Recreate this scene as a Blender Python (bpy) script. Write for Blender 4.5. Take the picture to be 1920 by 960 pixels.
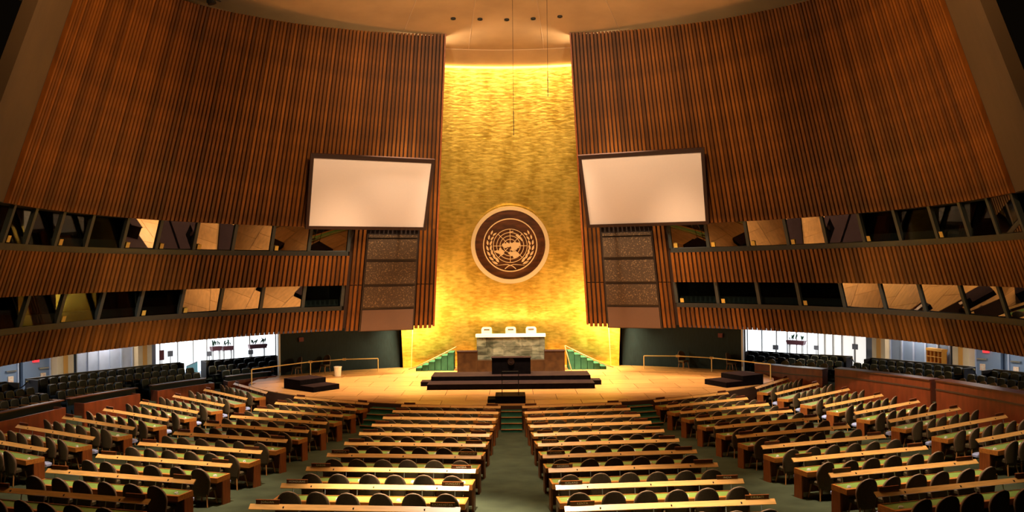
import bpy, bmesh, math, random
from mathutils import Vector, Matrix

# ------------------------------------------------------------------ scene reset
for o in list(bpy.data.objects):
    bpy.data.objects.remove(o)
scene = bpy.context.scene
COL = scene.collection
random.seed(7)
R = math.radians

# ------------------------------------------------------------------ dimensions
EYE = 6.63                      # camera height above the lowest hall floor
YH = 27.69                      # axis of the round hall (x = 0)
CONE_M, CONE_H = 0.3192, 57.575 # slatted walls lean in like a cone
YO = 50.495                     # centre of the desk rows and of the stage front
ROW_R0, ROW_P, ROW_DZ = 16.72, 1.9916, 0.1145
STAGE_Z = 0.95

# ------------------------------------------------------------------ camera
cam_d = bpy.data.cameras.new('camera')
cam = bpy.data.objects.new('camera', cam_d)
COL.objects.link(cam)
scene.camera = cam
cam_d.sensor_width = 36.0
cam_d.lens = 1532.86 / 1920 * 36.0
cam_d.shift_x = (960 - 956.39) / 1920
cam_d.shift_y = (504.54 - 480) / 1920
cam_d.clip_end = 300
cam.matrix_world = Matrix.Translation((0, 0, EYE)) @ Matrix.Rotation(R(90), 4, 'X') @ Matrix.Rotation(-0.0099, 4, 'Z')

# ------------------------------------------------------------------ view, world
vs = scene.view_settings
vs.view_transform = 'Standard'
vs.look = 'None'
vs.gamma = 1.0
vs.use_curve_mapping = False
vs.exposure = 0.0
world = bpy.data.worlds.new('world')
scene.world = world
world.use_nodes = True
world.node_tree.nodes['Background'].inputs['Color'].default_value = (0.02, 0.012, 0.006, 1)
world.node_tree.nodes['Background'].inputs['Strength'].default_value = 0.12

# ------------------------------------------------------------------ lights of the hall and added fill lamps
def area(name, loc, target, size, power, color, size_y=None, spread=180):
    d = bpy.data.lights.new(name, 'AREA')
    d.energy = power
    d.color = color
    d.size = size
    d.spread = R(spread)
    if size_y:
        d.shape = 'RECTANGLE'
        d.size_y = size_y
    o = bpy.data.objects.new(name, d)
    COL.objects.link(o)
    o.location = loc
    o.rotation_euler = (Vector(target) - Vector(loc)).to_track_quat('-Z', 'Y').to_euler()
    return o

def spot(name, loc, target, power, color, angle, blend=0.5, size=0.15):
    d = bpy.data.lights.new(name, 'SPOT')
    d.energy = power
    d.color = color
    d.spot_size = R(angle)
    d.spot_blend = blend
    d.shadow_soft_size = size
    o = bpy.data.objects.new(name, d)
    COL.objects.link(o)
    o.location = loc
    o.rotation_euler = (Vector(target) - Vector(loc)).to_track_quat('-Z', 'Y').to_euler()
    return o

WARM = (1.0, 0.66, 0.36)
WARMW = (1.0, 0.80, 0.58)
def hall(th, r, z):
    return (r * math.sin(R(th)), YH + r * math.cos(R(th)), z)
# large fill lamp added under the dome, out of view
area('dome_fill', (0, 24, 18.4), (0, 24, 0), 8.0, 1500, WARM)
# downlights over the stage
for i, x in enumerate((-6.0, -2.2, 2.2, 6.0)):
    spot('stage_downlight', (x * 0.6, 37.6, 17.9), (x * 1.1, 42.0, STAGE_Z), 25000, (1.0, 0.77, 0.50), 44, 0.9, 0.3)
spot('podium_downlight', (1.0, 40.2, 17.7), (1.6, 45.0, 1.4), 15000, WARMW, 24, 0.5, 0.2)
# cove lamps over the gold wall
for th in (-11, -5.5, 0, 5.5, 11):
    area('cove_lamp', hall(th, 15.55, 17.22), hall(th, 17.3, 13.6), 1.5, 12, (1.0, 0.72, 0.30), 0.12)
# unseen lamps added at the rear to brighten ceiling and upper slats
for sx in (-1, 1):
    spot('rear_fill', (sx * 6.0, 5.0, 11.5), (sx * -1.0, 33.0, 18.6), 24000, (1.0, 0.72, 0.42), 46, 1.0, 0.5)
# unseen beam added to brighten the gold wall
spot('gold_fill', (0, 31.0, 18.3), (0, 45.6, 8.6), 5500, (1.0, 0.78, 0.42), 44, 1.0, 0.2)
# beams from the dome on the delegates' desks: lamp x, lamp y, aim x, aim y, power, cone
for x, y, tx, ty, p, c in ((-1.4, 17.5, -2.0, 19.0, 48000, 22), (1.6, 16.5, 2.4, 17.4, 20000, 26), (-3.0, 15.0, -3.4, 15.5, 8000, 30), (3.0, 15.0, 3.4, 15.0, 8000, 30),
                           (-7.0, 19.5, -9.0, 21.5, 15000, 30), (7.0, 19.5, 9.2, 20.5, 13000, 30), (-8.0, 26.5, -13.4, 33.5, 22000, 40), (8.0, 26.5, 13.4, 33.5, 22000, 40),
                           (0, 24.0, 0, 27.0, 9000, 50), (-9.0, 18.5, -14.5, 24.5, 7000, 34), (9.0, 18.5, 14.5, 24.5, 7000, 34)):
    spot('desk_downlight', (x, y, 17.0), (tx, ty, 0.6), p * 1.25, (1.0, 0.83, 0.64), c, 0.95, 0.3)
for sx in (-1, 1):
    # lamps concealed behind the pier edges, aimed at the gold wall
    area('gold_side_lamp', hall(sx * 17.2, 18.35, 4.4), hall(sx * 9, 20.1, 3.4), 0.5, 850, (1.0, 0.84, 0.46), 1.8)
    area('gold_corner_lamp', hall(sx * 17.3, 18.95, 3.95), hall(sx * 15.2, 20.6, 1.4), 0.4, 260, (1.0, 0.88, 0.5), 0.8)
    # lamps added out of sight behind the slat tops to brighten the ceiling
    area('ceiling_fill', hall(sx * 16.8, 14.1, 16.5), (sx * 0.5, 34.0, 18.6), 0.6, 110, (1.0, 0.74, 0.44), spread=130)
    spot('wall_fill', (sx * 2.0, 26.0, 18.0), (sx * 7.5, 40.5, 10.5), 6500, WARM, 60, 0.9, 0.4)  # added lamp without a fixture, brightens the slatted wall
    spot('pier_bounce_fill', (sx * 4.0, 31.0, 17.4), (sx * 9.2, 41.0, 4.6), 15000, WARM, 26, 1.0, 0.4)  # added lamp, stands in for light bounced off the stage
    spot('side_wall_fill', (sx * 1.0, 20.0, 17.8), (sx * 14.6, 26.0, 14.0), 8000, (1.0, 0.58, 0.24), 56, 0.9, 0.4)  # added lamp, brightens the upper part of the side wall
    # area lights added to brighten the corridor, fixtures unseen
    for th in (42, 56, 68, 80):
        area('corridor_light', hall(sx * th, 24.4 if th < 60 else 22.2, 3.55), hall(sx * th, 24.4 if th < 60 else 22.2, 0), 0.6, 60, (1.0, 0.92, 0.84), 2.0)

# ------------------------------------------------------------------ materials
MATS = {}
def mat(name, color, rough=0.6, metal=0.0, var=0.0, scale=8.0, stretch=(1, 1, 1), color2=None, bump=0.0, bump_scale=None,
        spec=0.5, rand=0.0, emit=None, emit_strength=0.0, coat=0.0, sheen=0.0):
    m = bpy.data.materials.new(name)
    m.use_nodes = True
    nt = m.node_tree
    b = nt.nodes['Principled BSDF']
    b.inputs['Base Color'].default_value = (*color, 1)
    b.inputs['Roughness'].default_value = rough
    b.inputs['Metallic'].default_value = metal
    b.inputs['Specular IOR Level'].default_value = spec
    b.inputs['Coat Weight'].default_value = coat
    b.inputs['Sheen Weight'].default_value = sheen
    if emit:
        b.inputs['Emission Color'].default_value = (*emit, 1)
        b.inputs['Emission Strength'].default_value = emit_strength
    last = None
    if var > 0 or color2 or bump > 0:
        tc = nt.nodes.new('ShaderNodeTexCoord')
        mp = nt.nodes.new('ShaderNodeMapping')
        mp.inputs['Scale'].default_value = stretch
        nt.links.new(tc.outputs['Object'], mp.inputs['Vector'])
        nz = nt.nodes.new('ShaderNodeTexNoise')
        nz.inputs['Scale'].default_value = scale
        nz.inputs['Detail'].default_value = 5
        nt.links.new(mp.outputs['Vector'], nz.inputs['Vector'])
        if var > 0 or color2:
            rp = nt.nodes.new('ShaderNodeValToRGB')
            c2 = color2 or tuple(min(1, c * (1 + var)) for c in color)
            c1 = color if color2 else tuple(c * (1 - var) for c in color)
            rp.color_ramp.elements[0].position = 0.32
            rp.color_ramp.elements[1].position = 0.68
            rp.color_ramp.elements[0].color = (*c1, 1)
            rp.color_ramp.elements[1].color = (*c2, 1)
            nt.links.new(nz.outputs['Fac'], rp.inputs['Fac'])
            last = rp.outputs['Color']
        if bump > 0:
            bp = nt.nodes.new('ShaderNodeBump')
            bp.inputs['Strength'].default_value = bump
            bp.inputs['Distance'].default_value = 0.02
            if bump_scale:
                nb = nt.nodes.new('ShaderNodeTexNoise')
                nb.inputs['Scale'].default_value = bump_scale
                nb.inputs['Detail'].default_value = 3
                nt.links.new(mp.outputs['Vector'], nb.inputs['Vector'])
                nt.links.new(nb.outputs['Fac'], bp.inputs['Height'])
            else:
                nt.links.new(nz.outputs['Fac'], bp.inputs['Height'])
            nt.links.new(bp.outputs['Normal'], b.inputs['Normal'])
    if rand > 0:
        oi = nt.nodes.new('ShaderNodeObjectInfo')
        mr = nt.nodes.new('ShaderNodeMapRange')
        mr.inputs['To Min'].default_value = 1 - rand
        mr.inputs['To Max'].default_value = 1 + rand
        nt.links.new(oi.outputs['Random'], mr.inputs['Value'])
        hsv = nt.nodes.new('ShaderNodeHueSaturation')
        hsv.inputs['Color'].default_value = (*color, 1)
        if last:
            nt.links.new(last, hsv.inputs['Color'])
        nt.links.new(mr.outputs['Result'], hsv.inputs['Value'])
        last = hsv.outputs['Color']
    if last:
        nt.links.new(last, b.inputs['Base Color'])
    MATS[name] = m
    return m

mat('slat_wood', (0.130, 0.039, 0.0038), 0.5, var=0.3, scale=1.2, stretch=(3, 3, 0.5), rand=0.35, spec=0.3)
mat('slat_backing', (0.022, 0.007, 0.002), 0.8)
mat('plaster', (0.56, 0.36, 0.18), 0.85, var=0.12, scale=0.5, bump=0.15, bump_scale=30)
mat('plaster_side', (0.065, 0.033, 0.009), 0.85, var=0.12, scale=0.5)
mat('plaster_trim', (0.7, 0.5, 0.3), 0.7)
mat('carpet', (0.048, 0.056, 0.030), 0.95, var=0.25, scale=1.2, bump=0.3, bump_scale=120, spec=0.1)
mat('green_carpet', (0.03, 0.10, 0.055), 0.95, var=0.2, scale=3.0, bump=0.3, bump_scale=120, spec=0.1)
mat('stage_wood', (0.52, 0.25, 0.078), 0.42, var=0.16, scale=1.5, stretch=(1, 6, 1), rand=0.12, spec=0.35)
mat('stage_side', (0.06, 0.022, 0.008), 0.6)
mat('desk_wood', (0.50, 0.17, 0.028), 0.32, var=0.22, scale=2.5, stretch=(1, 9, 9), spec=0.45)
mat('desk_panel_wood', (0.27, 0.070, 0.014), 0.4, var=0.25, scale=2.5, stretch=(7, 7, 1), spec=0.4)
mat('parapet_wood', (0.170, 0.030, 0.007), 0.45, var=0.22, scale=1.2, stretch=(4, 4, 1), spec=0.35)
mat('ledge_wood', (0.10, 0.022, 0.006), 0.45, var=0.2, scale=2.0)
mat('rail_wood_lit', (0.72, 0.36, 0.10), 0.28, var=0.16, scale=2.5, stretch=(1, 9, 9), spec=0.5)  # desk wood made paler, strong overhead light put into the colour
mat('green_leather', (0.20, 0.30, 0.055), 0.42, var=0.12, scale=5.0, bump=0.1, bump_scale=200)
mat('chair_fabric', (0.095, 0.062, 0.026), 0.8, var=0.25, scale=60, bump=0.2, bump_scale=250, rand=0.15, spec=0.2)
mat('chair_piping', (0.20, 0.11, 0.06), 0.5)
mat('leg_wood', (0.42, 0.18, 0.05), 0.4, var=0.2, scale=6)
mat('blue_vinyl', (0.38, 0.44, 0.72), 0.35, var=0.05, scale=4)
mat('gallery_fabric', (0.0035, 0.0105, 0.018), 0.6, var=0.2, scale=50, spec=0.25)  # dark blue fabric, with bluish corridor light put into the colour
mat('gallery_piping', (0.045, 0.06, 0.07), 0.35)
mat('dark_metal', (0.02, 0.02, 0.02), 0.4, metal=0.3)
mat('post_metal', (0.35, 0.33, 0.30), 0.3, metal=0.8)
mat('black_cloth', (0.0050, 0.0034, 0.004), 0.9, var=0.3, scale=5, spec=0.04)
mat('black_top', (0.026, 0.013, 0.012), 0.85, var=0.15, scale=3, spec=0.06)
mat('brass', (0.90, 0.68, 0.30), 0.32, metal=0.6)
mat('white_plastic', (0.85, 0.8, 0.7), 0.4)
mat('white_leather', (0.80, 0.72, 0.52), 0.45, var=0.05, scale=6)
mat('white_top', (0.88, 0.84, 0.76), 0.35, var=0.04, scale=4)
mat('screen_white', (0.72, 0.62, 0.60), 0.75, var=0.02, scale=40)
mat('screen_frame', (0.03, 0.012, 0.008), 0.45)
mat('panel_frame', (0.018, 0.009, 0.006), 0.5)
mat('panel_plain', (0.12, 0.062, 0.038), 0.75, var=0.06, scale=30)
mat('brown_stone', (0.022, 0.009, 0.004), 0.35, var=0.5, scale=3.0, color2=(0.045, 0.021, 0.008), spec=0.25)
mat('mullion_grey', (0.028, 0.033, 0.032), 0.5)
mat('sill_dark', (0.012, 0.012, 0.010), 0.5)
mat('counter_grey', (0.075, 0.09, 0.095), 0.6)
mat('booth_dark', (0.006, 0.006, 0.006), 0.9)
mat('tag_yellow', (0.55, 0.34, 0.06), 0.5)
mat('wing_curtain', (0.0055, 0.013, 0.014), 0.9, var=0.3, scale=3, stretch=(6, 6, 1))
mat('corridor_grey', (0.26, 0.33, 0.44), 0.45, var=0.06, scale=1.5)
mat('corridor_door', (0.20, 0.27, 0.38), 0.4)
mat('corridor_pale', (0.52, 0.56, 0.66), 0.35, var=0.08, scale=2)
mat('cream_pillar', (0.85, 0.63, 0.36), 0.6, var=0.05, scale=2)
mat('soffit_dark', (0.03, 0.016, 0.008), 0.8)
mat('steel', (0.5, 0.5, 0.5), 0.3, metal=0.9)
mat('exit_red', (0.6, 0.02, 0.03), 0.5, emit=(1.0, 0.05, 0.06), emit_strength=0.9)
mat('exit_dim', (0.10, 0.008, 0.008), 0.5)
mat('paper_orange', (0.85, 0.45, 0.22), 0.7, color2=(0.9, 0.8, 0.62), var=0.1, scale=14)
mat('paper_white', (0.85, 0.85, 0.85), 0.7)
mat('sign_grey', (0.22, 0.22, 0.24), 0.5)
mat('sign_red', (0.22, 0.025, 0.02), 0.5, color2=(0.12, 0.012, 0.012), var=0.1, scale=12)
mat('planter_red', (0.16, 0.05, 0.06), 0.5)
mat('leaf_green', (0.03, 0.09, 0.05), 0.5, rand=0.3)
mat('shelf_orange', (0.80, 0.36, 0.05), 0.5)
mat('shelf_red', (0.45, 0.12, 0.03), 0.5, var=0.2, scale=5)
mat('plate_brown', (0.10, 0.024, 0.010), 0.45)
mat('letter_white', (0.75, 0.68, 0.55), 0.5)
mat('rope_dark', (0.012, 0.016, 0.02), 0.6)
mat('teal', (0.25, 0.55, 0.60), 0.4)
mat('window_day', (0.9, 0.95, 1.0), 0.5, emit=(0.86, 0.94, 1.0), emit_strength=2.2)
mat('window_white', (0.8, 0.8, 0.8), 0.5, emit=(0.95, 0.9, 0.82), emit_strength=0.85)
mat('frame_white', (0.7, 0.68, 0.64), 0.45)
mat('cove_glow', (1.0, 0.8, 0.4), 0.5, emit=(1.0, 0.62, 0.16), emit_strength=3.0)
mat('emblem_wood', (0.062, 0.018, 0.005), 0.35, var=0.45, scale=1.3, stretch=(1, 4, 1), spec=0.4)
mat('emblem_metal', (0.80, 0.52, 0.27), 0.38, metal=0.45)
mat('ring_metal', (0.90, 0.64, 0.36), 0.32, metal=0.55)

# gold wall: hammered gilt, darker and lighter vertical streaks, small horizontal dents
def gold_material():
    m = bpy.data.materials.new('gold_leaf')
    m.use_nodes = True
    nt = m.node_tree
    b = nt.nodes['Principled BSDF']
    b.inputs['Metallic'].default_value = 0.80
    b.inputs['Roughness'].default_value = 0.30
    tc = nt.nodes.new('ShaderNodeTexCoord')
    def noise(scale, st, detail=4):
        mp = nt.nodes.new('ShaderNodeMapping')
        mp.inputs['Scale'].default_value = st
        nt.links.new(tc.outputs['Object'], mp.inputs['Vector'])
        n = nt.nodes.new('ShaderNodeTexNoise')
        n.inputs['Scale'].default_value = scale
        n.inputs['Detail'].default_value = detail
        nt.links.new(mp.outputs['Vector'], n.inputs['Vector'])
        return n.outputs['Fac']
    a = noise(1.0, (1.3, 1.3, 0.35))
    c = noise(1.0, (2.6, 2.6, 8.0), 6)
    mx = nt.nodes.new('ShaderNodeMath'); mx.operation = 'ADD'
    nt.links.new(a, mx.inputs[0]); nt.links.new(c, mx.inputs[1])
    rp = nt.nodes.new('ShaderNodeValToRGB')
    rp.color_ramp.elements[0].position = 0.38
    rp.color_ramp.elements[1].position = 0.62
    rp.color_ramp.elements[0].color = (0.50, 0.30, 0.035, 1)
    rp.color_ramp.elements[1].color = (0.92, 0.62, 0.12, 1)
    hf = nt.nodes.new('ShaderNodeMath'); hf.operation = 'MULTIPLY'
    hf.inputs[1].default_value = 0.5
    nt.links.new(mx.outputs[0], hf.inputs[0])
    nt.links.new(hf.outputs[0], rp.inputs['Fac'])
    nt.links.new(rp.outputs['Color'], b.inputs['Base Color'])
    bp = nt.nodes.new('ShaderNodeBump')
    bp.inputs['Strength'].default_value = 0.35
    bp.inputs['Distance'].default_value = 0.03
    nt.links.new(c, bp.inputs['Height'])
    nt.links.new(bp.outputs['Normal'], b.inputs['Normal'])
    MATS['gold_leaf'] = m
gold_material()

# booth glass: coated pane, half mirror, half dark see-through
def glass_material(name, ior, tint):
    m = bpy.data.materials.new(name)
    m.use_nodes = True
    nt = m.node_tree
    nt.nodes.remove(nt.nodes['Principled BSDF'])
    out = nt.nodes['Material Output']
    fr = nt.nodes.new('ShaderNodeFresnel'); fr.inputs['IOR'].default_value = ior
    gl = nt.nodes.new('ShaderNodeBsdfGlossy'); gl.inputs['Roughness'].default_value = 0.015
    gl.inputs['Color'].default_value = (1, 0.98, 0.95, 1)
    tr = nt.nodes.new('ShaderNodeBsdfTransparent'); tr.inputs['Color'].default_value = (*tint, 1)
    mx = nt.nodes.new('ShaderNodeMixShader')
    nt.links.new(fr.outputs[0], mx.inputs[0])
    nt.links.new(tr.outputs[0], mx.inputs[1])
    nt.links.new(gl.outputs[0], mx.inputs[2])
    nt.links.new(mx.outputs[0], out.inputs['Surface'])
    MATS[name] = m
glass_material('booth_glass', 3.4, (0.35, 0.38, 0.38))
glass_material('clear_glass', 1.45, (0.9, 0.93, 0.95))
glass_material('tinted_glass', 1.16, (0.5, 0.55, 0.55))

# speckled woven panels
def tapestry_material():
    m = bpy.data.materials.new('tapestry')
    m.use_nodes = True
    nt = m.node_tree
    b = nt.nodes['Principled BSDF']
    b.inputs['Roughness'].default_value = 0.85
    tc = nt.nodes.new('ShaderNodeTexCoord')
    n = nt.nodes.new('ShaderNodeTexNoise'); n.inputs['Scale'].default_value = 15.0; n.inputs['Detail'].default_value = 4
    nt.links.new(tc.outputs['Object'], n.inputs['Vector'])
    rp = nt.nodes.new('ShaderNodeValToRGB')
    e = rp.color_ramp.elements
    e[0].position = 0.56; e[0].color = (0.060, 0.032, 0.014, 1)
    e[1].position = 0.66; e[1].color = (0.22, 0.13, 0.06, 1)
    nt.links.new(n.outputs['Fac'], rp.inputs['Fac'])
    nt.links.new(rp.outputs['Color'], b.inputs['Base Color'])
    MATS['tapestry'] = m
tapestry_material()

# green-grey veined marble
def marble_material():
    m = bpy.data.materials.new('green_marble')
    m.use_nodes = True
    nt = m.node_tree
    b = nt.nodes['Principled BSDF']
    b.inputs['Roughness'].default_value = 0.25
    tc = nt.nodes.new('ShaderNodeTexCoord')
    mp = nt.nodes.new('ShaderNodeMapping'); mp.inputs['Rotation'].default_value = (0, R(25), 0)
    mp.inputs['Scale'].default_value = (1.0, 1.0, 2.2)
    nt.links.new(tc.outputs['Object'], mp.inputs['Vector'])
    n = nt.nodes.new('ShaderNodeTexNoise'); n.inputs['Scale'].default_value = 1.5; n.inputs['Detail'].default_value = 6
    n.inputs['Distortion'].default_value = 1.0
    nt.links.new(mp.outputs['Vector'], n.inputs['Vector'])
    rp = nt.nodes.new('ShaderNodeValToRGB')
    e = rp.color_ramp.elements
    e[0].position = 0.34; e[0].color = (0.07, 0.075, 0.05, 1)
    e[1].position = 0.70; e[1].color = (0.30, 0.28, 0.20, 1)
    nt.links.new(n.outputs['Fac'], rp.inputs['Fac'])
    oi = nt.nodes.new('ShaderNodeObjectInfo')
    mr = nt.nodes.new('ShaderNodeMapRange')
    mr.inputs['To Min'].default_value = 0.38
    mr.inputs['To Max'].default_value = 0.88
    nt.links.new(oi.outputs['Random'], mr.inputs['Value'])
    hv = nt.nodes.new('ShaderNodeHueSaturation')
    nt.links.new(rp.outputs['Color'], hv.inputs['Color'])
    nt.links.new(mr.outputs['Result'], hv.inputs['Value'])
    nt.links.new(hv.outputs['Color'], b.inputs['Base Color'])
    MATS['green_marble'] = m
marble_material()

# ------------------------------------------------------------------ mesh helpers
class MB:
    def __init__(self):
        self.v, self.f, self.mi, self.cur = [], [], [], 0
    def face(self, *idx):
        self.f.append(idx); self.mi.append(self.cur)
    def quadbox(self, b, t):
        """b, t: four bottom and four top corners in the same turning order (counter-clockwise from above)."""
        n = len(self.v)
        self.v += [tuple(p) for p in b] + [tuple(p) for p in t]
        self.face(n + 3, n + 2, n + 1, n)
        self.face(n + 4, n + 5, n + 6, n + 7)
        for i in range(4):
            j = (i + 1) % 4
            self.face(n + i, n + j, n + 4 + j, n + 4 + i)
        return self
    def box(self, x0, x1, y0, y1, z0, z1):
        return self.quadbox([(x0, y0, z0), (x1, y0, z0), (x1, y1, z0), (x0, y1, z0)],
                            [(x0, y0, z1), (x1, y0, z1), (x1, y1, z1), (x0, y1, z1)])
    def prism(self, poly, z0, z1, scale_top=1.0):
        n, k = len(self.v), len(poly)
        cx = sum(p[0] for p in poly) / k
        cy = sum(p[1] for p in poly) / k
        self.v += [(p[0], p[1], z0) for p in poly]
        self.v += [(cx + (p[0] - cx) * scale_top, cy + (p[1] - cy) * scale_top, z1) for p in poly]
        self.face(*range(n + k - 1, n - 1, -1))
        self.face(*range(n + k, n + 2 * k))
        for i in range(k):
            j = (i + 1) % k
            self.face(n + i, n + j, n + k + j, n + k + i)
        return self
    def ring(self, outer, inner, z0, z1):
        """solid flat ring between two closed outlines with equal point counts."""
        n, k = len(self.v), len(outer)
        for z in (z0, z1):
            self.v += [(p[0], p[1], z) for p in outer] + [(p[0], p[1], z) for p in inner]
        o0, i0, o1, i1 = n, n + k, n + 2 * k, n + 3 * k
        for a in range(k):
            b = (a + 1) % k
            self.face(o1 + a, o1 + b, i1 + b, i1 + a)
            self.face(o0 + b, o0 + a, i0 + a, i0 + b)
            self.face(o0 + a, o0 + b, o1 + b, o1 + a)
            self.face(i0 + b, i0 + a, i1 + a, i1 + b)
        return self
    def tube(self, pts, r, sides=8, r1=None):
        pts = [Vector(p) for p in pts]
        n0 = len(self.v)
        up = Vector((0, 0, 1))
        for i, p in enumerate(pts):
            d = (pts[min(i + 1, len(pts) - 1)] - pts[max(i - 1, 0)]).normalized()
            a = d.cross(up)
            if a.length < 1e-3:
                a = d.cross(Vector((1, 0, 0)))
            a.normalize()
            b = a.cross(d)
            rr = r if r1 is None else r + (r1 - r) * i / (len(pts) - 1)
            for s in range(sides):
                t = 2 * math.pi * s / sides
                self.v.append(tuple(p + a * math.cos(t) * rr + b * math.sin(t) * rr))
        for i in range(len(pts) - 1):
            for s in range(sides):
                u = (s + 1) % sides
                self.face(n0 + i * sides + s, n0 + i * sides + u, n0 + (i + 1) * sides + u, n0 + (i + 1) * sides + s)
        self.face(*range(n0 + sides - 1, n0 - 1, -1))
        self.face(*range(n0 + (len(pts) - 1) * sides, n0 + len(pts) * sides))
        return self
    def lathe(self, prof, sides=16, c=(0, 0)):
        n0 = len(self.v)
        for r, z in prof:
            for s in range(sides):
                t = 2 * math.pi * s / sides
                self.v.append((c[0] + r * math.cos(t), c[1] + r * math.sin(t), z))
        for i in range(len(prof) - 1):
            for s in range(sides):
                u = (s + 1) % sides
                self.face(n0 + i * sides + s, n0 + i * sides + u, n0 + (i + 1) * sides + u, n0 + (i + 1) * sides + s)
        self.face(*range(n0 + sides - 1, n0 - 1, -1))
        self.face(*range(n0 + (len(prof) - 1) * sides, n0 + len(prof) * sides))
        return self
    def shell(self, rings):
        """closed solid swept through a list of 4-point sections."""
        n0 = len(self.v)
        for s in rings:
            self.v += [tuple(p) for p in s]
        m = len(rings)
        for i in range(m - 1):
            for a in range(4):
                b = (a + 1) % 4
                self.face(n0 + i * 4 + a, n0 + (i + 1) * 4 + a, n0 + (i + 1) * 4 + b, n0 + i * 4 + b)
        self.face(n0, n0 + 1, n0 + 2, n0 + 3)
        e = n0 + (m - 1) * 4
        self.face(e + 3, e + 2, e + 1, e)
        return self
    def mesh(self, name, mats, smooth=False):
        me = bpy.data.meshes.new(name)
        me.from_pydata(self.v, [], self.f)
        for m in ([mats] if isinstance(mats, str) else mats):
            me.materials.append(MATS[m])
        if not isinstance(mats, str):
            me.polygons.foreach_set('material_index', self.mi)
        if smooth:
            me.polygons.foreach_set('use_smooth', [True] * len(me.polygons))
        bm = bmesh.new(); bm.from_mesh(me)
        bmesh.ops.recalc_face_normals(bm, faces=bm.faces)
        bm.to_mesh(me); bm.free()
        me.update()
        return me
    def obj(self, name, mats, parent=None, smooth=False, **kw):
        return link(name, self.mesh(name, mats, smooth), parent, **kw)

def link(name, data, parent=None, loc=None, rot=None, label=None, cat=None, group=None, kind=None):
    o = bpy.data.objects.new(name, data)
    COL.objects.link(o)
    if parent is not None:
        o.parent = parent
    if loc is not None:
        o.location = loc
    if rot is not None:
        o.rotation_euler = rot if hasattr(rot, '__len__') else (0, 0, rot)
    for k, v in (('label', label), ('category', cat), ('group', group), ('kind', kind)):
        if v:
            o[k] = v
    return o

def thing(name, label, cat, loc=(0, 0, 0), rot=0.0, group=None):
    return link(name, None, None, loc, rot, label, cat, group)

def copy_tree(src, parent=None):
    c = src.copy()
    COL.objects.link(c)
    c.parent = parent
    for ch in src.children:
        copy_tree(ch, c)
    return c

def coneR(z):
    return CONE_M * (CONE_H - z)

def pol(th, r, z):
    """point on the round hall: th degrees from the stage axis (plus = +x)."""
    return (r * math.sin(R(th)), YH + r * math.cos(R(th)), z)

def arc_solid(mb, th0, th1, sec, step=2.0):
    """sec(th) -> 4 (r, z) corners of the section at th."""
    n = max(1, int(abs(th1 - th0) / step + 0.5))
    rings = []
    for i in range(n + 1):
        th = th0 + (th1 - th0) * i / n
        rings.append([pol(th, r, z) for r, z in sec(th)])
    mb.shell(rings)
    return mb

ORD = ['zeroth', 'first', 'second', 'third', 'fourth', 'fifth', 'sixth', 'seventh', 'eighth', 'ninth', 'tenth', 'eleventh',
       'twelfth', 'thirteenth', 'fourteenth', 'fifteenth', 'sixteenth', 'seventeenth', 'eighteenth', 'nineteenth', 'twentieth']
SIDE = {-1: 'left', 1: 'right'}

# ================================================================== STRUCTURE
# ---- hall floor: gently raked carpet, cone about the stage centre
def floor_z(x, y):
    return max(0.0, (math.hypot(x, y - YO) - ROW_R0) * ROW_DZ / ROW_P)

mb = MB()
NR, NA = 16, 40
for i in range(NR + 1):
    r = 15.6 + (46.5 - 15.6) * i / NR
    for j in range(NA + 1):
        a = R(-80 + 160 * j / NA)
        z = max(0.0, (r - ROW_R0) * ROW_DZ / ROW_P)
        mb.v.append((r * math.sin(a), YO - r * math.cos(a), z))
for i in range(NR):
    for j in range(NA):
        n = i * (NA + 1) + j
        mb.face(n, n + 1, n + NA + 2, n + NA + 1)
mb.obj('floor', 'carpet', smooth=True, kind='structure')
mb = MB(); mb.box(-27, 27, -2, 52, -0.4, -0.02)
mb.obj('floor_slab', 'stage_side', kind='structure')

# ---- slatted walls
PITCH = 0.82
DUTY, DEP = 0.60, 0.15
def slat_mesh(z0, z1):
    mb = MB()
    sec = []
    for z in (z0, z1):
        r = coneR(z)
        a = 0.5 * DUTY * R(PITCH) * r
        sec.append([(-a, r - DEP, z), (a, r - DEP, z), (a, r + 0.01, z), (-a, r + 0.01, z)])
    mb.quadbox(*sec)
    return mb.mesh('slat', 'slat_wood')

def top_z(th):
    t = abs(th)
    pts = [(0, 18.12), (15, 18.1), (38, 17.78), (57, 17.42), (71, 17.08), (100, 16.3), (125, 15.6)]
    for (a, za), (b, zb) in zip(pts, pts[1:]):
        if t <= b:
            return za + (zb - za) * (t - a) / (b - a)
    return 15.6

Z_U, Z_S2T, Z_LT, Z_S3T, Z_PB = 8.78, 7.38, 5.88, 4.586, 3.533
def put_slats(parent, th_from, th_to, side, me=None, zf=None):
    n = int((th_to - th_from) / PITCH)
    for i in range(n):
        th = side * (th_from + PITCH * (i + 0.5))
        m = me if me else zf(abs(th))
        link('slat', m, parent, (0, YH, 0), -R(th))

upper_cache = {}
def upper_slat(t):
    k = round(t, 2)
    if k not in upper_cache:
        upper_cache[k] = slat_mesh(Z_U, top_z(t))
    return upper_cache[k]

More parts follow.
